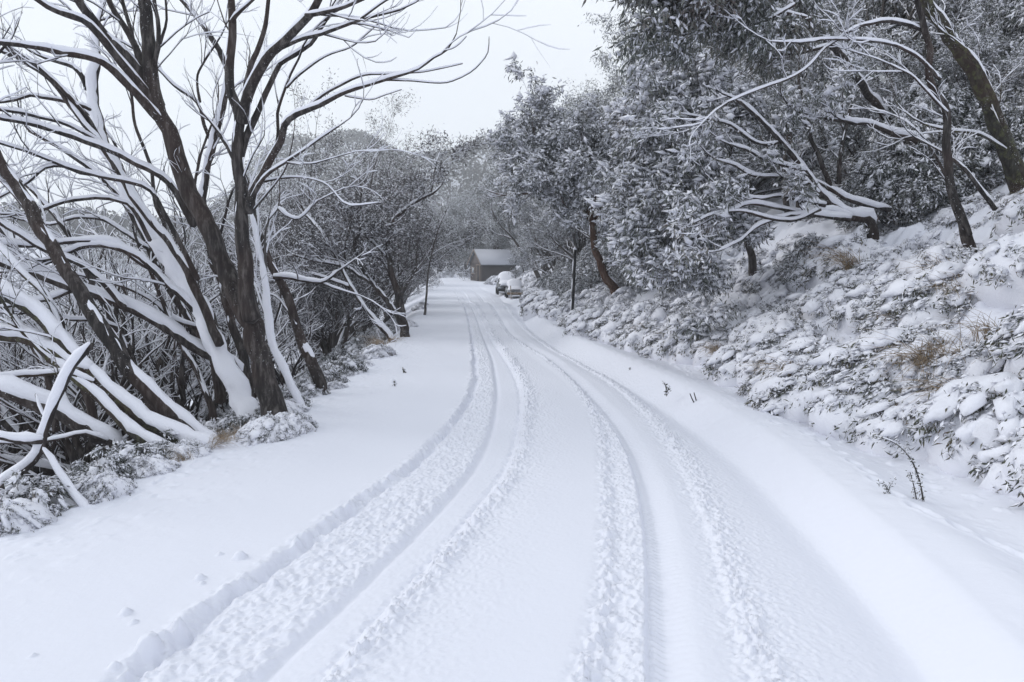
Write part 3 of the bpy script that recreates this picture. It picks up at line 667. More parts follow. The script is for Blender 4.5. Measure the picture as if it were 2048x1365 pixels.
traced('snow_gum_tree', 'lichen covered low trunk curving left under a thick roll of snow', [
  ([(430,912),(380,888),(320,862),(268,820),(215,776),(176,742),(140,700),(100,655),(62,622),(20,596),(-30,572)],34,22,5.9,6.3,T(base=1,tw=.15,th=1.9)),
  ([(176,745),(130,720),(82,694),(40,676),(-20,668)],26,20,6.1,6.2,T(th=2.0,tw=.3)),
  ([(140,700),(112,640),(90,590),(58,560),(20,520),(-20,470)],14,9,6.3,6.6,T(th=1.8,tw=.5)),
  ([(185,765),(130,746),(60,750),(-20,758)],9,8,6.0,5.9,T(th=2.0,tw=.4))], M_LICHEN, 106)
traced('snow_gum_tree', 'mossy leaning trunk speckled with snow lowest in the clump of left verge trunks', [
  ([(372,938),(318,896),(262,862),(216,816),(176,780),(140,744),(100,720)],26,16,5.7,6.1,T(base=1,tw=.2,th=1.2)),
  ([(222,822),(190,770),(160,740)],9,7,6.0,6.2,T(th=1.4))], M_LICHEN, 107)
traced('snow_gum_tree', 'long sagging trunk under a smooth thick blanket of snow in mid thicket', [
  ([(470,742),(425,716),(380,688),(335,656),(292,632),(245,612),(200,596),(150,578),(100,558),(50,542),(-20,520)],24,15,7.9,7.3,T(base=1,th=2.2,tw=.25)),
  ([(400,632),(355,588),(310,545),(278,515),(240,500),(200,491),(160,496),(122,512)],14,8,7.8,7.4,T(th=2.2,tw=.3)),
  ([(320,548),(272,520),(230,490),(180,482),(130,485),(60,492),(-10,486)],10,8,7.7,7.2,T(th=2.2,tw=.3)),
  ([(250,615),(200,560),(150,525),(90,500),(40,470),(-10,440)],13,9,7.5,7.2,T(th=1.9,tw=.4)),
  ([(150,580),(100,600),(50,606),(0,618)],8,6,7.5,7.3,T(th=2,tw=.5))], M_BARK, 108)
traced('snow_gum_tree', 'heavy snow topped trunk lying low across the lower left corner of the thicket', [
  ([(236,908),(195,878),(150,846),(112,822),(60,803),(-20,776)],38,30,5.9,5.6,T(base=1,th=1.8,tw=.1)),
  ([(212,884),(170,868),(130,876),(90,884)],10,7,5.7,5.4,T(th=2.2,tw=.3)),
  ([(150,850),(130,800),(118,760)],12,8,5.8,6.0,T(th=2.2))], M_BARK, 109)
traced('dead_branch', 'forked dead limb thickly coated in snow poking up at the left edge of the verge', [
  ([(-30,1012),(10,968),(52,934),(80,902),(88,868),(104,826),(124,778),(148,730),(184,690)],22,12,4.5,4.6,T(trunk=1,th=1.7,tw=.0,cut=1,wind=(-.1,-.5,0))),
  ([(182,1046),(148,990),(116,940),(88,900)],14,11,4.35,4.5,T(base=1,th=1.8,tw=.0,cut=1,wind=(-.1,-.4,0))),
  ([(84,884),(50,884),(10,878),(-30,868)],11,9,4.5,4.4,T(th=2.3,tw=.2,cut=1)),
  ([(92,842),(78,812),(72,790)],8,5,4.55,4.6,T(th=2,cut=1,tw=0)),
  ([(164,1036),(120,1012),(70,1000),(38,976),(10,1004),(-20,1010)],13,7,4.4,4.5,T(th=2.6,tw=.2,cut=1))], M_BARK, 110, cat='branch', twigs=.8)
traced('snow_gum_tree', 'young dark stem standing between the thick leaning trunk and the white plastered one', [
  ([(424,812),(404,768),(384,726),(362,690),(340,640),(320,590),(300,540),(280,500)],14,7,8.6,9.0,T(base=1,tw=.6,th=1.3)),
  ([(360,770),(364,735),(368,700),(362,650)],11,6,9.2,9.4,T(trunk=1,tw=.5))], M_BARK, 111)
traced('snow_gum_tree', 'snow plastered slender stem rising close behind the upright fork of the big gum', [
  ([(490,720),(462,640),(440,560),(418,480),(408,400),(424,300),(446,215),(455,140),(432,90),(402,44),(356,-10)],18,10,8.8,9.6,T(base=1,wind=WL,th=1.3,tw=.5)),
  ([(428,296),(408,250),(394,205),(350,172),(306,128),(270,100)],8,5,9.3,9.5,T(th=1.3,tw=.6)),
  ([(400,205),(394,160),(408,125),(430,92)],6,4,9.4,9.4,T(th=1.2)),
  ([(412,470),(388,400),(398,325),(410,285),(430,230)],8,4,9.1,9.3,T(tw=.6)),
  ([(438,560),(420,520),(440,470),(458,400)],7,5,9,9.1,T(th=1.2))], M_BARK, 130, th=.9)
traced('snow_gum_tree', 'slim dark stems fanning left behind the pale plastered trunk', [
  ([(430,730),(392,660),(352,600),(318,540),(290,476),(252,412),(214,366),(170,330),(120,296),(60,262)],18,8,9.0,9.6,T(base=1,tw=.6)),
  ([(360,612),(330,540),(330,460),(310,400),(300,330),(270,250),(262,180),(240,100)],10,5,9.1,9.6,T(tw=.6)),
  ([(300,500),(256,470),(206,440),(150,436),(100,450),(40,440)],8,4,9.2,9.2,T(th=1.4,tw=.6)),
  ([(252,412),(240,340),(225,280),(170,220),(120,170)],7,4,9.4,9.7,T(tw=.6)),
  ([(390,655),(350,640),(300,600),(250,575),(200,560),(140,545)],9,5,9,8.8,T(th=1.5,tw=.5))], M_BARK, 131, th=.9)
traced('snow_gum_tree', 'dark slanting stems crowding the left edge above the lichen covered trunk', [
  ([(300,800),(262,720),(230,650),(198,590),(168,530),(138,470),(100,418),(60,376),(10,330)],17,9,7.9,8.4,T(base=1,tw=.5)),
  ([(180,800),(148,720),(120,640),(88,578),(48,520),(8,466),(-30,420)],17,10,7.4,7.8,T(base=1,tw=.5)),
  ([(232,655),(190,640),(140,640),(90,625),(30,630)],8,5,7.9,7.7,T(th=1.8,tw=.6)),
  ([(120,640),(92,630),(50,600),(0,590)],8,5,7.6,7.5,T(th=1.6,tw=.6)),
  ([(170,534),(120,520),(60,540),(0,545)],7,4,8.1,7.9,T(th=1.6,tw=.6)),
  ([(100,770),(70,700),(40,650),(0,600)],12,9,7.2,7.4,T(base=1,tw=.5))], M_BARK, 132, th=.9)
traced('snow_gum_tree', 'rust based double stemmed gum at the edge of the road beyond the leaning trunks', [
  ([(812,676),(806,640),(796,590),(784,550),(776,505),(778,462),(792,436),(820,412),(848,396),(866,388)],19,5,16.2,16.6,T(base=1,tw=.6)),
  ([(810,664),(788,620),(762,588),(738,556),(716,520),(710,484),(722,462),(716,430),(722,405)],14,5,16.2,16.4,T(trunk=1,tw=.6)),
  ([(752,574),(718,550),(690,534),(640,524),(590,512)],8,4,16.3,16.0,T(th=1.6)),
  ([(776,516),(750,490),(730,470),(756,458),(790,448)],6,3,16.4,16.4,T(th=1.6)),
  ([(790,560),(762,520),(740,500),(718,470),(700,440)],7,4,16.4,17.0),
  ([(862,390),(868,350),(872,330)],4,2,16.6,16.8)], M_BARK, 112, twigs=.9, leaf=dict(FOL_FINE, drop=.3), leafm=M_TWIG)
traced('snow_gum_tree', 'snow topped stem slanting left beside the rust based double gum', [
  ([(786,684),(750,640),(722,606),(700,570),(684,540),(664,500),(640,462),(612,430)],12,5,15.6,16.5,T(base=1,th=1.8,tw=1)),
  ([(700,575),(660,560),(620,548),(570,546)],6,3,16,15.8,T(th=1.7)),
  ([(690,545),(690,500),(700,460)],5,3,16.1,16.4)], M_BARK, 113, twigs=1.2)
traced('snow_gum_tree', 'thin pale stem leaning right at the end of the left thicket near the far bend', [
  ([(850,628),(853,590),(858,535),(868,490),(880,450),(892,424)],5,2,24,25,T(base=1,th=1.7,tw=1.4))], M_GREY, 114, twigs=.6)
# right side
traced('snow_gum_tree', 'gnarled black trunk on the bank with two long branches arching left', [
  ([(1938,498),(1928,445),(1906,400),(1896,340),(1890,300),(1894,225),(1872,182),(1856,140),(1862,100),(1850,62),(1836,10),(1828,-30)],22,10,8.2,8.0,T(base=1,tw=.25)),
  ([(1854,66),(1820,52),(1780,43),(1742,47),(1710,56),(1678,78),(1650,97),(1620,130),(1590,152),(1556,166),(1500,186),(1455,206)],8,3,8.1,7.2,T(th=1.2,tw=.3)),
  ([(1880,160),(1855,132),(1830,110),(1790,92),(1740,83),(1690,80),(1650,80),(1600,86),(1540,84)],7,2.5,8.1,7.4,T(th=1.2,tw=.3)),
  ([(1893,226),(1850,180),(1820,150),(1780,130)],6,3,8.0,7.8,T(th=1.5)),
  ([(1940,470),(1905,405),(1890,350),(1870,310),(1850,280)],10,4,8.1,8.4),
  ([(1990,420),(1960,380),(1930,340),(1906,320)],10,7,8.0,8.1)], M_BARK, 120, twigs=.8)
traced('snow_gum_tree', 'thick mossy trunk slanting up to the left out of the right edge of the view', [
  ([(2070,440),(2040,385),(2015,310),(1990,250),(1962,185),(1922,112),(1882,52),(1840,-20)],30,22,9.2,8.8,T(base=1,tw=.2)),
  ([(2056,360),(2014,265),(1990,205),(1962,142),(1930,100)],13,8,8.6,8.7,T(th=1.5)),
  ([(2010,300),(1960,270),(1900,262),(1850,250)],7,4,9,9.2,T(th=1.6))], M_LICHEN, 121, twigs=.8)
traced('snow_gum_tree', 'sprawling low gum with many snow ribbed limbs fanning left from the middle of the bank', [
  ([(1740,440),(1700,434),(1660,406),(1626,368),(1592,320),(1558,282),(1530,250),(1506,226),(1480,205)],20,6,10.2,9.6,T(base=1,th=1.8,tw=.5)),
  ([(1706,436),(1650,424),(1604,426),(1550,416),(1500,408),(1460,424),(1420,440)],12,4,10.1,9.3,T(th=1.9,tw=.6)),
  ([(1700,440),(1640,432),(1580,432),(1522,450),(1482,480),(1440,502)],10,3,10.0,9.2,T(th=1.9,tw=.6)),
  ([(1640,392),(1600,356),(1560,354),(1506,352),(1470,332),(1430,320)],9,4,10.0,9.4,T(th=1.9,tw=.6)),
  ([(1610,345),(1570,332),(1530,320),(1490,300),(1460,290)],8,4,9.9,9.5,T(th=1.9,tw=.6)),
  ([(1560,285),(1530,290),(1500,280),(1460,250),(1420,240)],7,3,9.8,9.3,T(th=1.8,tw=.6)),
  ([(1780,420),(1740,414),(1700,402),(1660,380)],10,8,10.3,10.2,T(th=2.2,tw=0)),
  ([(1660,376),(1642,320),(1622,276),(1618,232),(1600,180)],11,7,10.8,11.2,T(th=1.2)),
  ([(1678,368),(1680,312),(1688,270),(1700,220)],10,6,10.9,11.4,T(th=1.2)),
  ([(1850,300),(1826,278),(1780,266),(1740,250),(1700,246),(1650,236),(1612,230),(1580,215)],14,5,10.6,9.8,T(th=2.1,tw=.5)),
  ([(1650,412),(1600,402),(1560,392),(1520,398),(1470,390),(1440,376)],8,4,9.9,9.4,T(th=2,tw=.5)),
  ([(1640,420),(1590,440),(1540,438),(1490,424),(1430,428),(1380,450)],8,3,9.8,9.0,T(th=2,tw=.5))], M_BARK, 122, twigs=.55, leaf=dict(FOL_NEAR, drop=.8), LF=.8)
traced('snow_gum_tree', 'gum with a peeling rust orange trunk leaning left just behind the black roadside pole', [
  ([(1236,596),(1212,556),(1197,520),(1188,482),(1184,445),(1168,412),(1142,388),(1110,381),(1062,386),(1022,392)],20,5,16.2,15.6,T(base=1,tw=1.0,th=.8)),
  ([(1170,412),(1148,372),(1120,360),(1082,364),(1050,350)],9,4,16,15.6,T(th=1.8)),
  ([(1172,414),(1160,372),(1132,340),(1100,322),(1070,290)],9,4,16,15.8,T(th=1.8)),
  ([(1176,420),(1172,370),(1152,320),(1130,300),(1110,280)],9,4,16,16.2,T(th=1.6)),
  ([(1182,440),(1190,380),(1182,320),(1180,280)],9,4,16.1,16.4,T(th=1.5)),
  ([(1186,450),(1210,400),(1240,350),(1260,300)],8,3,16.1,16.4),
  ([(1188,474),(1215,452),(1245,444),(1280,455)],6,3,16.1,15.4,T(tw=3)),([(1186,440),(1215,415),(1250,405),(1290,400)],6,3,16,15.6,T(tw=3)),([(1186,452),(1170,430),(1156,424),(1140,420)],5,3,16,15.6,T(tw=3))], M_RUST, 123, twigs=1.4, leaf=dict(FOL_NEAR, snow=.75, pad=.055, npad=2, drop=.35), LF=1.1)
traced('snow_gum_tree', 'gum bowed low over the bank under heavy clumps of snowy drooping leaves', [
  ([(1505,530),(1490,470),(1465,410),(1425,350),(1370,305),(1310,285)],15,4,11.6,10.8,T(base=1,tw=2)),
  ([(1482,440),(1430,420),(1370,425),(1325,460)],8,3,11.4,10.6,T(tw=3.4)),
  ([(1466,410),(1400,378),(1340,378),(1300,410)],8,3,11.3,10.7,T(tw=3.4)),
  ([(1492,480),(1440,476),(1390,505),(1352,545)],7,3,11.4,10.4,T(tw=3.4)),
  ([(1440,365),(1405,300),(1375,250),(1330,225)],8,3,11.2,11.2,T(tw=3)),
  ([(1450,380),(1460,310),(1450,250),(1420,200)],8,3,11.3,11.8,T(tw=2.6))], M_GREY, 125, twigs=1.0, leaf=dict(FOL_NEAR, m=10, snow=.72, pad=.06, npad=2, drop=.35), LF=.85)
traced('snow_gum_tree', 'leafy gum hanging a dark clump of leaves into the top of the sky', [
  ([(1790,270),(1730,180),(1680,110),(1630,55),(1590,0),(1540,-60)],14,14,12.5,8.2,T(base=1,tw=.3)),
  ([(1620,40),(1560,25),(1500,15),(1440,5),(1380,-10),(1300,-25)],9,3,8.2,7.4,T(tw=2.2)),
  ([(1590,10),(1520,45),(1450,50),(1400,60),(1370,70)],7,3,8.1,7.6,T(tw=2.0)),
  ([(1480,15),(1420,-30),(1340,-50),(1270,-50)],7,3,7.8,7.2,T(tw=2.2)),
  ([(1660,90),(1580,110),(1520,95),(1470,80)],8,3,8.3,8,T(tw=1.2))], M_BARK, 124, twigs=1.0, leaf=dict(FOL_NEAR, m=11, snow=.35, pad=.03, drop=.25), LF=.55)

# ------------------------------------------------------------------ bushes
def ico(sub):
    import bmesh
    bm = bmesh.new(); bmesh.ops.create_icosphere(bm, subdivisions=sub, radius=1)
    v = np.array([q.co[:] for q in bm.verts]); f = np.array([[q.index for q in g.verts] for g in bm.faces]); bm.free(); return v, f
ICO2 = ico(2); ICO3 = ico(3)
def bush(seed, r=.55, h=.45, pads=60, leaves=34, down=(-.6, 0), snow=1.0, leafl=.05, leafm=None, dome_on=False):
    """a low bush: arching sprigs, each carrying a pad of snow, dark leaves showing under the pads"""
    rnd = np.random.default_rng(seed); root = empty('heath_bush'); sn = Acc(); lf = Acc(); st = Acc(); lp = []
    V, F = ICO2
    V3, F3 = ICO3; q3 = fbm(V3[:, 0] * 2.6 + seed, V3[:, 1] * 2.6 + V3[:, 2] * 2.1, 7, 4); q4 = fbm(V3[:, 0] * 6 + seed, V3[:, 1] * 6 + V3[:, 2] * 5, 17, 3)
    dome = V3 * (.70 + .60 * q3 + .35 * (q4 - .5))[:, None] * [r * .95, r * .95, h * .98]
    if dome_on: sn.add(dome, None, F3)
    for i in range(pads):
        az = rnd.uniform(0, 2 * math.pi); rr = r * math.sqrt(rnd.random()); el = math.sqrt(max(0, 1 - (rr / r) ** 2))
        c = np.array([math.cos(az) * rr, math.sin(az) * rr, h * el * rnd.uniform(.72, 1.08)])
        d = nrmz(np.array([math.cos(az) * .8 + down[0], math.sin(az) * .8 + down[1], -.25 - .9 * rr / r + rnd.normal(0, .15)]))
        L = rnd.choice([rnd.uniform(.025, .06), rnd.uniform(.03, .09), rnd.uniform(.07, .16)]) * snow; w = L * rnd.uniform(.42, .85); t = w * rnd.uniform(.5, .85)
        b = nrmz(np.cross(d, [0, 0, 1.0])); n = np.cross(b, d)
        vv = V.copy(); nz_ = fbm(vv[:, 0] * 2.2 + i, vv[:, 1] * 2.2 + vv[:, 2] * 2.7 + seed, 3, 3)
        vv = vv * (1 + (nz_ - .5) * 1.5)[:, None]; vv[:, 2] = np.where(vv[:, 2] < 0, vv[:, 2] * .35, vv[:, 2])
        sn.add(c + vv[:, :1] * d * L + vv[:, 1:2] * b * w + vv[:, 2:] * n * t, None, F)
        e = c + d * L
        base = np.array([c[0] * .25, c[1] * .25, 0])
        mid = (base + c) / 2 + [0, 0, .08]
        q, ra = resample(np.array([base, mid, c - n * .01, e]), [.006, .005, .003, .002], .12)
        tube(st, q, ra, 4)
        for k in range(6): 
            a = rnd.uniform(-1.1, 1.1); lp.append((c + d * L * a - n * .012 + b * w * rnd.uniform(-1.1, 1.1), d))
    for i in range(leaves):
        az = rnd.uniform(0, 2 * math.pi); rr = r * rnd.uniform(.3, 1.05); 
        lp.append((np.array([math.cos(az) * rr, math.sin(az) * rr, h * rnd.uniform(.05, .85) * math.sqrt(max(0.02, 1 - (rr / r / 1.06) ** 2))]), np.array([math.cos(az), math.sin(az), 0])))
    a, s = foliage(rnd, lp, m=7, ln=(leafl * .6, leafl * 1.4), wd=leafl * .11, droop=.5, snow=.6, pad=.02, npad=2, spread=.035)
    link('stems', st.mesh('stems'), M_BARK, root); link('foliage', a.mesh('foliage'), leafm or M_LEAF2, root)
    link('snow_cover', sn.mesh('snow_cover'), M_CAP, root); link('leaf_snow', s.mesh('leaf_snow', False), M_CAP, root)
    return root
heath = [bush(201 + i, r=[.5, .62, .45, .55][i], h=[.38, .45, .42, .34][i], pads=[120, 150, 100, 130][i], leaves=60, down=(-.9, -.2), dome_on=True) for i in range(4)]
leafy = [bush(221 + i, r=[.45, .55][i], h=[.55, .65][i], pads=[34, 44][i], leaves=150, down=(-.2, -.2), snow=.75, leafl=.09, leafm=M_LEAF) for i in range(2)]
rb = random.Random(12)
foot = [bush(241 + i, r=[.5, .45, .6][i], h=[.42, .36, .48][i], pads=[60, 50, 80][i], leaves=120, down=(-.9, -.2), leafl=.065, dome_on=True) for i in range(3)]
p_foot = placer(foot, 'heath_bush', 'low bush weighed down with snow along the foot of the right roadside bank', 'bush', 'snow laden bushes along the foot of the right bank')
y = 4.0
while y < 36:
    x = float(XR(np.array(y))) + rb.uniform(.25, .5)
    p_foot(x, y, rb.uniform(.65, 1.15) * (1 if y < 20 else 1.25), rb.uniform(-.9, .9), z=S(x, y) - .08)
    y += rb.uniform(.38, .62) * (1 if y < 14 else 1.8)
p_mid = placer(heath, 'heath_bush', 'snow buried heath bush on the face of the right roadside bank', 'bush', 'snow laden bushes on the face of the right bank')
for row, off in enumerate([.95, 1.45, 2.0, 2.6, 3.3, 4.1, 5.0]):
    y = 3.4 + row * .25
    while y < 20 - row:
        x = float(XR(np.array(y))) + off + rb.uniform(-.22, .22)
        if abs(x / y) < .95: p_mid(x, y, rb.uniform(.6, 1.3), rb.uniform(-1.2, 1.2), z=S(x, y) - .18 - .03 * row)
        y += rb.uniform(.5, .85) * (1 + row * .12) * (1 if y < 10 else 1.5)
big = [bush(261 + i, r=1.0, h=[1.2, 1.5][i], pads=[90, 110][i], leaves=900, down=(-.3, -.2), snow=.6, leafl=.09, leafm=M_LEAF) for i in range(2)]
p_big = placer(big, 'tall_bush', 'tall leafy bush hung with snow among the trees at the top of the right bank', 'bush', 'tall bushes at the top of the right bank')
p_lf = placer(leafy, 'leafy_bush', 'upright bush with drooping snow tipped leaves under the trees behind the right bank', 'bush', 'leafy bushes under the trees right of the road')
for i in range(46):
    y = rb.uniform(8.5, 42); x = float(XR(np.array(y))) + rb.uniform(1.2, 6.5) * (1 if y < 20 else .55)
    (p_lf if i % 2 else p_big)(x, y, rb.uniform(.8, 1.3) if i % 2 else rb.uniform(.5, .9), z=S(x, y) - .1)
for i in range(46):
    y = rb.uniform(10.6, 16.5); x = y * rb.uniform(.56, .92)
    p_big(x, y, rb.uniform(.75, 1.25), z=S(x, y) - .15)
p_vl = placer(leafy, 'leafy_bush', 'dark leafy bush tipped with snow on the slope just below the left verge', 'bush', 'leafy bushes below the left verge')
y = 3.2
while y < 26:
    for off in (.75, 1.15, 1.6, 2.0, 3.0, 4.2, 5.6):
        x = float(XL(np.array(y))) - off * (1 if y < 12 else 1.1) + rb.uniform(-.25, .25)
        if x / y > -.95: p_vl(x, y + rb.uniform(-.2, .2), rb.uniform(.5, .8) * (1 + off * .12) * (.75 if off < 1 else 1), z=S(x, y) - .14)
    y += rb.uniform(.5, .75) * (.7 if y < 9 else 1 if y < 12 else 1.6)
p_vn = placer(leafy, 'leafy_bush', 'leafy bush with long drooping snow tipped leaves beside the forked dead limb', 'bush', 'drooping bushes in the lower left corner')
for (px, py, Y, s_) in [(20,1075,4.3,.5),(70,1050,4.6,.55),(120,1010,4.9,.5),(10,1010,4.7,.6),(190,1000,5.0,.5),(240,960,5.3,.62),(180,945,5.5,.7),(290,950,5.5,.5),(310,915,5.8,.6),(110,960,5.4,.7),(40,960,5.2,.7),(360,925,6.0,.45),(250,920,6.0,.7),(150,900,6.2,.75),(60,900,6.2,.8),(480,868,7.0,.4),(455,850,7.4,.6),(420,850,7.6,.7),(350,860,7.6,.8),(530,850,7.3,.4),(585,835,7.8,.45),(610,800,8.6,.5),(650,775,9.6,.55),(690,752,10.6,.6)]:
    x = (px - 1024) / FPX * Y; x = min(x, float(XL(np.array(Y))) - .22); p_vn(x, Y, s_, z=S(x, Y) - .06)
p_vh = placer(heath, 'heath_bush', 'little snow covered bush right on the left edge of the road', 'bush', 'small snow covered bushes on the left road edge')
for (px, py) in [(60,1080),(230,1010),(330,960),(400,925),(455,905),(575,850),(640,795),(690,780),(720,750),(745,735),(770,715),(600,830),(665,770),(606,872),(532,892),(566,884),(825,655),(845,620),(852,612)]:
    x, y = G(px, py); p_vh(x - .16, y + .1, rb.uniform(.3, .46) * (1 if y < 12 else 1.3), z=S(x - .16, y + .1) - .05)
p_fb = placer(heath, 'heath_bush', 'rounded snow covered bush beside the hut and parked cars at the far end', 'bush', 'snow covered bushes at the far end of the road')
for (px, Y, s) in [(880,99,2.4),(900,101,3),(925,100,2.6),(868,96,2),(940,103,3),(860,100,3),(992,79,2.0),(1004,78,1.8),(983,80,1.6),(1068,58,1.7),(1078,56,2),(1076,50,1.5),(1075,46,1.6),(1068,64,2),(1062,72,2.4),(1080,62,2.6),(1085,54,2.2),(1090,44,1.6),(1085,40,1.5),(1100,38,1.6)]:
    x = (px - 1024) / FPX * Y; p_fb(x, Y, s, z=S(x, Y) - .1)

# ------------------------------------------------------------------ grass tussocks and stems poking out of the snow
def tussock(seed, n=90, h=.45, sweep=(-.5, -.2)):
    rnd = np.random.default_rng(seed); a = Acc(); root = empty('grass_tussock')
    for i in range(n):
        b = np.array([rnd.normal(0, .06), rnd.normal(0, .06), -.03]); az = rnd.uniform(0, 2 * math.pi)
        d = np.array([math.cos(az) * .5 + sweep[0], math.sin(az) * .5 + sweep[1], 0]) * rnd.uniform(.3, 1.1); L = h * rnd.uniform(.5, 1.2)
        t = np.linspace(0, 1, 6)[:, None]; p = b + d * L * t ** 1.5 + np.array([0, 0, 1]) * L * (t - .75 * t ** 2.2 * rnd.uniform(.5, 1.3))
        tube(a, p, np.array([.0022, .002, .0018, .0015, .0011, .0006]), 3, cap=False)
    link('blades', a.mesh('blades'), M_STRAW, root); return root
tuss = [tussock(301), tussock(302, 120, .6, (-.7, -.1))]
p_t = placer(tuss, 'grass_tussock', 'tuft of dry straw coloured grass poking from the right bank snow', 'grass tuft', 'straw coloured grass tufts on the right bank')
for (px, py, Y, s) in [(1620,850,7.2,.9),(1545,830,8.0,.8),(1900,700,6.0,1.0),(1940,740,5.8,1.1),(1870,820,5.9,1.0),(1960,830,5.3,.9),(1300,705,11.5,1.0),(1340,700,11,.9),(1245,680,12.5,1),(1420,735,9.6,.8),(1830,640,7.2,1.0),(1700,560,9.4,1.1),(1900,560,7.5,1.1),(1990,650,6.0,1.0),(1760,800,6.6,.8),(1930,620,6.8,1.0)]:
    x = (px - 1024) / FPX * Y; x = max(x, float(XR(np.array(Y))) + .25); p_t(x, Y, s * 1.1, rb.uniform(-.5, .5), z=S(x, Y) + .13)
p_t2 = placer(tuss, 'grass_tussock', 'pale dry grass tuft at the left road edge beside the tree bases', 'grass tuft', 'dry grass tufts at the left road edge')
for (px, py) in [(440,905),(470,890),(500,880),(395,930),(760,700),(775,695),(790,685),(650,790)]:
    x, y = G(px, py); p_t2(x - .1, y, .55 if y < 10 else 1.0, rb.uniform(0, 6), z=S(x - .1, y) - .02)
def stem_plant(name, label, stems, leafy=True, seed=1, lsz=.02):
    rnd = np.random.default_rng(seed); root = None; a = Acc(); l = Acc(); sn = Acc(); ox = None; lp = []
    for pts, w0, w1, Y0, Y1 in stems:
        Ys = np.linspace(Y0, Y1, len(pts)); P3 = np.array([P(p[0], p[1], y) for p, y in zip(pts, Ys)])
        if ox is None: ox = P3[0].copy(); root = empty(name, tuple(ox))
        q, r = resample(P3 - ox, np.linspace(w0, w1, len(pts)) * Y0 / FPX / 2, .02)
        tube(a, q, r, 5); snow_tube(sn, q, r, rnd, .35, None, 4)
        if leafy:
            for i in range(0, len(q)): lp.append((q[i], np.array([0, 0, .3])))
    link('stem', a.mesh('stem'), M_BARK, root)
    link('snow_cover', sn.mesh('snow_cover'), M_CAP, root)
    if lp:
        f, s = foliage(rnd, lp, m=5, ln=(lsz * .6, lsz * 1.3), wd=lsz * .18, droop=.3, snow=.4, pad=lsz * .3, npad=1, spread=.008)
        link('leaves', f.mesh('leaves'), M_LEAF2, root); link('leaf_snow', s.mesh('leaf_snow', False), M_CAP, root)
    tag(root, label, 'plant'); return root
def gz(px, py): x, y = G(px, py); return y
yy = gz(1843, 1010) * .93
stem_plant('arching_shoot', 'long leafy shoot arching up out of the snow near the right corner of the bank', [
  ([(1848,1010),(1838,960),(1822,920),(1795,890),(1760,875),(1745,872)],4,2,yy,yy + .15), ([(1835,1012),(1828,975),(1820,945)],3,1.5,yy,yy)], seed=1)
stem_plant('twig_sprig', 'small dark sprig with a few leaves left of the arching shoot', [([(1775,985),(1770,970),(1758,966)],2,1,yy,yy), ([(1775,985),(1780,972),(1786,962)],2,1,yy,yy)], seed=2)
stem_plant('seedling', 'little leafy seedling standing alone in the verge snow', [([(1333,787),(1332,775),(1328,766)],2.4,1.5,8.0,8.0), ([(1333,787),(1338,776)],2,1,8,8)], seed=3, lsz=.035)
y2 = gz(1395, 815) * .97
stem_plant('twig_cluster', 'three short upright twigs sticking out of the verge snow', [([(1392,812),(1385,800),(1380,788)],3,2,y2,y2), ([(1396,813),(1392,800),(1388,786)],3,2,y2,y2), ([(1403,812),(1404,798)],3,2,y2,y2)], leafy=False, seed=4)
stem_plant('twig_sprig', 'tiny sprig in the verge snow nearest the black pole', [([(1262,748),(1261,741),(1260,736)],2,1,gz(1262,748)*.97,gz(1262,748)*.97)], seed=5, lsz=.03)
stem_plant('twig_sprig', 'small tuft poking from smooth snow by the left road edge', [([(790,773),(788,765)],2.5,1.5,gz(790,773)*.98,gz(790,773)*.98), ([(810,745),(806,738)],2.5,1.5,gz(810,745)*.98,gz(810,745)*.98)], seed=6, lsz=.04)
for i, (a_, lab) in enumerate([((1978,1062), 'pair of bare twigs in the snow below the lowest right bush'), ((1970,1118), 'thin bent twig lying near the animal tracks at the right edge'), ((2004,1172), 'short slanting twig lowest in the right foreground snow')]):
    yy2 = gz(*a_) * .97
    stem_plant('bare_twig', lab, [([a_, (a_[0] - 6, a_[1] - 18)],1.8,1.2,yy2,yy2)] + ([([(a_[0]+2,a_[1]), (a_[0] + 10, a_[1] - 18)],1.8,1.2,yy2,yy2)] if i == 0 else []), leafy=False, seed=10 + i)

# ------------------------------------------------------------------ poles, hut, cars
def box(acc, c, s, rot=None):
    v = np.array([[x, y, z] for z in (-.5, .5) for y in (-.5, .5) for x in (-.5, .5)]) * s
    if rot is not None: v = v @ np.array(rot).T
    acc.add(v + np.array(c), np.array([[0, 2, 3, 1], [4, 5, 7, 6], [0, 1, 5, 4], [1, 3, 7, 5], [3, 2, 6, 7], [2, 0, 4, 6]]))
def one(name, fn, m, parent, smooth=False, bevel=0):
    a = Acc(); fn(a); me = a.mesh(name, smooth); o = link(name, me, m, parent)
    if bevel:
        b = o.modifiers.new('bevel', 'BEVEL'); b.width = bevel; b.segments = 2
    return o
M_BLACK = plain('pole_black', (.018, .018, .02), .5)
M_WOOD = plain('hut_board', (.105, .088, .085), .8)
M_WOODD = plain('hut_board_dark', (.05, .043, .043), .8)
M_TRIM = plain('hut_trim', (.30, .24, .2), .7)
M_GLASS = plain('dark_glass', (.02, .025, .03), .1, .6)
M_PANE = plain('pane', (.35, .38, .42), .2, .5)
M_PAINT = plain('car_paint', (.09, .10, .115), .3, .5)
M_PAINT2 = plain('car_paint_silver', (.28, .29, .31), .3, .5)
M_RUB = plain('rubber', (.015, .015, .016), .8)
M_RIM = plain('rim', (.3, .3, .32), .35, .5, .6)
M_AMBER = plain('amber_bumper', (.2, .14, .08), .6)
M_LAMP = plain('headlamp', (.5, .52, .55), .15, .6)
M_RED = plain('tail_lamp', (.3, .02, .015), .3, .5)
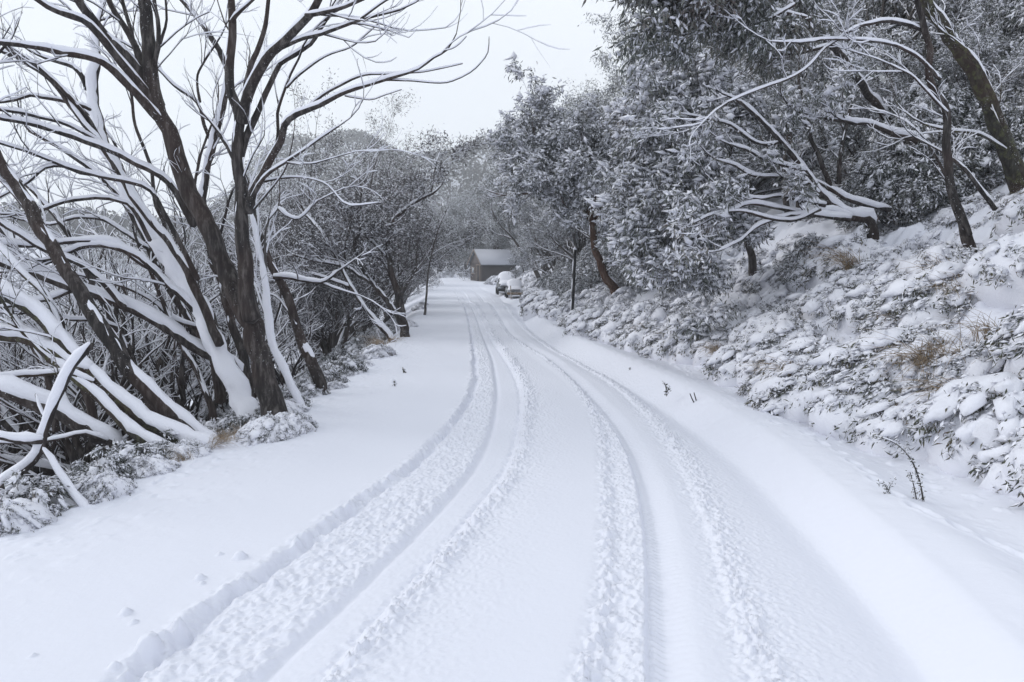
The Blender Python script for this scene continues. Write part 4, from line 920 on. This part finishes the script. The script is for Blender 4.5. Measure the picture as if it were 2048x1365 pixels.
def pole(name, label, base, top, r, mats, knob=True, stripes=None):
    b = np.array(base, float); t = np.array(top, float); root = empty(name, tuple(b)); d = t - b; L = np.linalg.norm(d)
    n = 12
    one('post', lambda a: tube(a, np.array([d * i / n for i in range(n + 1)]), np.full(n + 1, r), 12), mats, root, True)
    if knob: one('snow_cap', lambda a: tube(a, np.array([d * 1.0, d * 1.0 + [0, 0, .03], d * 1.0 + [0, 0, .06]]), np.array([r * 1.05, r * .95, r * .4]), 10), M_CAP, root, True)
    one('snow_crust', lambda a: tube(a, np.array([d * i / n + np.array([-r * .35, -r * .1, 0]) for i in range(n + 1)]), np.array([r * (.68 + .08 * math.sin(i * 2.1)) for i in range(n + 1)]), 8), M_CAP, root, True)
    tag(root, label, 'pole'); return root
b0 = P(1143, 640, 17.6); b0[2] = S(b0[0], b0[1]) - .1
pole('snow_pole', 'tall thin black roadside snow pole standing in bushes at the foot of the right bank', b0, P(1150, 500, 17.8), .045, M_BLACK)
b1_ = P(1031, 560, 66); b1_[2] = S(b1_[0], b1_[1]) - .1
pole('snow_pole', 'far dark pole standing at the right end of the wooden hut', b1_, P(1031, 505, 66), .06, M_BLACK)
b2_ = P(1022, 604, 53.5); b2_[2] = S(b2_[0], b2_[1]) - .05
pole('marker_post', 'slender pale marker post right in front of the nearer parked car', b2_, P(1021, 572, 53.5), .04, M_TRIM, True)

def hut():
    Yh = 84.0; c = P(964, 558, Yh); z0 = S(c[0], c[1]); a = R(30)
    root = empty('wooden_hut', (c[0], c[1], z0), 0)
    # local frame: long axis ux to the right and slightly away, gable width axis to the left and away
    W, Ln, h, rg = 3.1, 4.7, 2.3, 3.85
    root.rotation_euler = (0, 0, a)      # x: along the long wall, y: across the gable
    def wall(acc, x0, x1, y0, y1, t=.12): box(acc, ((x0 + x1) / 2, (y0 + y1) / 2, h / 2 - .2), (max(x1 - x0, t), max(y1 - y0, t), h + .4))
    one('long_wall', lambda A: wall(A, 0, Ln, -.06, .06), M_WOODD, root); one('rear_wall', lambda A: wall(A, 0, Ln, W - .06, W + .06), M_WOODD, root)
    def gable(A, x):
        v = np.array([[x, .062, -.4], [x, W - .062, -.4], [x, W - .062, h], [x, W / 2, rg - .08], [x, .062, h]]); v2 = v + [.12, 0, 0]
        A.add(np.vstack([v, v2]), np.array([[0, 1, 6, 5], [1, 2, 7, 6], [2, 3, 8, 7], [3, 4, 9, 8], [4, 0, 5, 9]]), None)
        A.add(v, None, np.array([[0, 2, 1], [0, 4, 2], [4, 3, 2]])); A.add(v2, None, np.array([[0, 1, 2], [0, 2, 4], [4, 2, 3]]))
    gw = one('gable_wall', lambda A: gable(A, -.06), M_WOOD, root); one('gable_wall', lambda A: gable(A, Ln - .06), M_WOOD, root)
    one('batten', lambda A: [box(A, (-.075, y_, h / 2), (.03, .05, h)) for y_ in np.linspace(.2, W - .2, 9)], M_WOODD, gw)
    d = one('door', lambda A: box(A, (-.09, .85, .95), (.05, .85, 1.95)), M_WOODD, root); one('frame', lambda A: [box(A, (-.1, .37, .97), (.05, .09, 2.05)), box(A, (-.1, 1.33, .97), (.05, .09, 2.05)), box(A, (-.1, .85, 2.04), (.05, 1.05, .09))], M_TRIM, d)
    w = one('window', lambda A: box(A, (-.1, 2.2, 1.35), (.06, .6, .7)), M_PANE, root); one('frame', lambda A: [box(A, (-.11, 2.2, 1.73), (.06, .8, .08)), box(A, (-.11, 2.2, .97), (.06, .8, .08)), box(A, (-.12, 1.86, 1.35), (.05, .08, .7)), box(A, (-.12, 2.54, 1.35), (.05, .08, .7))], M_TRIM, w)
    ov = .35
    def slab(A, lift, t, e=0):
        for s in (0, 1):
            y0, y1 = (-ov, W / 2) if s == 0 else (W + ov, W / 2)
            zl = h - ov * (rg - h) / (W / 2)
            v = np.array([[-ov + e, y0, zl + lift], [Ln + ov - e, y0, zl + lift], [Ln + ov - e, y1, rg + lift], [-ov + e, y1, rg + lift]])
            v2 = v + [0, 0, t]; q = np.array([[0, 1, 2, 3], [7, 6, 5, 4], [0, 4, 5, 1], [1, 5, 6, 2], [2, 6, 7, 3], [3, 7, 4, 0]])
            A.add(np.vstack([v, v2]), q)
    rf = one('roof', lambda A: slab(A, 0, .09), plain('roof_iron', (.10, .11, .125), .6), root)
    one('snow', lambda A: slab(A, .094, .05, .06), snow_mat('thin_roof_snow', (.42, .43, .48), 40, .01), rf)
    one('barge_board', lambda A: [A.add(np.array([[-ov - .05, y0, z_], [-ov - .05, W / 2, rg + dz], [-ov - .05, W / 2, rg + .12 + dz * 0], [-ov - .05, y0, z_ + .14], [-ov, y0, z_], [-ov, W / 2, rg + dz], [-ov, W / 2, rg + .12], [-ov, y0, z_ + .14]]), np.array([[0, 1, 2, 3], [7, 6, 5, 4], [0, 4, 5, 1], [3, 2, 6, 7], [0, 3, 7, 4]])) for (y0, z_, dz) in ((-ov, h - ov * (rg - h) / (W / 2) - .02, -.02), (W + ov, h - ov * (rg - h) / (W / 2) - .02, -.02))], M_TRIM, rf)
    tag(root, 'small dark wooden hut with a steep gabled roof at the far end of the road', 'hut')
hut()

def loft(acc, secs):
    """closed loft through sections: list of (n,3) arrays"""
    n = len(secs); k = len(secs[0]); v = np.concatenate(secs); acc.add(v, ring_quads(n, k))
    for s, rev in ((0, 1), (n - 1, 0)):
        c = secs[s].mean(0); j = np.arange(k); t = np.stack([j, (j + 1) % k, np.full(k, k)], -1)
        if rev: t = t[:, ::-1]
        acc.add(np.vstack([secs[s], c]), None, t)
def sect(y, w, z0, z1, top=.8, k=16, p=4):
    a = np.arange(k) * 2 * math.pi / k; cx = np.sign(np.cos(a)) * np.abs(np.cos(a)) ** (2 / p); cz = np.sign(np.sin(a)) * np.abs(np.sin(a)) ** (2 / p)
    ww = w * (1 - (1 - top) * (cz + 1) / 2)
    return np.stack([cx * ww, np.full(k, y), (z0 + z1) / 2 + cz * (z1 - z0) / 2], -1)
def car(label, px, Yc, paint, W, H, L, suv, front, bumper):
    """the car's nose is at local -y, towards the camera"""
    x = (px - 1024) / FPX * Yc; z = S(x, Yc + L / 2); root = empty('parked_car', (x, Yc + L / 2, z), R(3))
    hw = W / 2; hood = H * (.60 if suv else .58); belt = H * .62; y0 = -L / 2
    one('body', lambda A: loft(A, [sect(y0, hw * .82, .34, hood * .78, .95), sect(y0 + .08, hw * .95, .27, hood * .92, .93), sect(y0 + .5, hw, .25, hood * .98, .92), sect(y0 + L * .28, hw, .25, belt + .03, .9), sect(L / 2 - .6, hw, .25, belt + .05, .9), sect(L / 2 - .08, hw * .96, .3, belt, .92), sect(L / 2, hw * .85, .36, belt * .9, .95)]), paint, root, True)
    cab0 = y0 + L * (.24 if suv else .27); cab1 = L / 2 - (.15 if suv else .6)
    one('cabin', lambda A: loft(A, [sect(cab0, hw * .88, belt - .1, belt + .03, .98), sect(cab0 + L * .13, hw * .87, belt - .1, H - .06, .8), sect(cab0 + L * .2, hw * .87, belt - .1, H, .8), sect(cab1 - .3, hw * .87, belt - .1, H - .01, .8), sect(cab1, hw * .85, belt - .1, H * .88, .85)]), M_GLASS, root, True)
    def snowcap(A):
        sc_ = lambda y, w, za, zb: sect(y, w, za, zb, .62, 16, 2.6)
        loft(A, [sc_(cab0 - .02, hw * .85, belt - .02, belt + .12), sc_(cab0 + L * .12, hw * .95, belt + .05, H + .1), sc_(cab0 + L * .2, hw * .98, belt + .1, H + .22), sc_((cab0 + cab1) / 2, hw * .98, belt + .12, H + .25), sc_(cab1 - .2, hw * .95, belt + .1, H + .2), sc_(cab1 + .05, hw * .85, belt + .05, H * .95)])
        loft(A, [sc_(y0 + .0, hw * .86, hood * .55, hood * .95), sc_(y0 + .2, hw * .95, hood * .66, hood + .1), sc_(y0 + L * .2, hw * .98, hood * .72, hood + .2), sc_(cab0 + .25, hw * .97, hood * .8, belt + .2)])
        if not suv: loft(A, [sc_(cab1 - .2, hw * .9, belt * .85, belt + .2), sc_(L / 2 - .1, hw * .9, belt * .8, belt + .16), sc_(L / 2, hw * .8, belt * .8, belt + .05)])
    one('snow_cover', snowcap, M_CAP, root, True)
    one('bumper', lambda A: box(A, (0, y0 - .03, .42), (W * .94, .14, .17)), bumper, root, True, .03)
    one('grille', lambda A: [box(A, (0, y0 - .012, .60 + i * .05), (W * .5, .03, .025)) for i in range(4)], M_RUB, root)
    one('number_plate', lambda A: box(A, (0, y0 - .11, .42), (.42, .015, .1)), M_TRIM, root)
    for s in (-1, 1):
        one('headlight' if front else 'tail_light', lambda A: box(A, (s * hw * .74, y0 - .01, .66), (.26, .08, .14)), M_LAMP if front else M_RED, root, True, .03)
        one('mirror', lambda A: box(A, (s * (hw + .07), cab0 + .35, belt + .05), (.16, .1, .12)), M_RUB, root, True, .02)
        for yw in (y0 + .8, L / 2 - .8):
            def ring(A, r0, r1, w):
                k = 20; an = np.arange(k) * 2 * math.pi / k; prof = [(-w / 2, r0), (-w / 2, r1 * .95), (-w / 3, r1), (w / 3, r1), (w / 2, r1 * .95), (w / 2, r0)]
                rows = [np.stack([np.full(k, s * (hw - .1) + q), yw + rr * np.cos(an), .33 + rr * np.sin(an)], -1) for q, rr in prof]
                A.add(np.concatenate(rows), ring_quads(len(prof), k))
            wh = one('wheel', lambda A: ring(A, .05, .20, .16), M_RIM, root, True)
            one('tyre', lambda A: ring(A, .2, .33, .2), M_RUB, wh, True)
    tag(root, label, 'car'); return root
car('dark parked four wheel drive under thick smooth snow, left of the low car', 1013, 61.0, M_PAINT, 1.95, 1.85, 4.4, True, True, M_RUB)
car('low pale parked car buried in snow with an amber bumper strip', 1029, 55.5, M_PAINT2, 1.55, 1.35, 4.0, False, True, M_AMBER)

# ------------------------------------------------------------------ haze
def haze():
    me = bpy.data.meshes.new('haze'); a = Acc(); box(a, (0, 330, 55), (1520, 830, 190)); me = a.mesh('haze', False)
    m = bpy.data.materials.new('haze'); m.use_nodes = True; n = m.node_tree; n.nodes.clear()
    o = n.nodes.new('ShaderNodeOutputMaterial'); v = n.nodes.new('ShaderNodeVolumePrincipled')
    v.inputs['Color'].default_value = (.96, .985, 1, 1); v.inputs['Density'].default_value = .0011; v.inputs['Anisotropy'].default_value = .1
    n.links.new(v.outputs[0], o.inputs['Volume'])
    tag(link('haze', me, m), 'thin winter haze', 'haze', kind='stuff')
haze()
for o in list(bpy.data.objects):
    if '_used' in o.keys(): del o['_used']
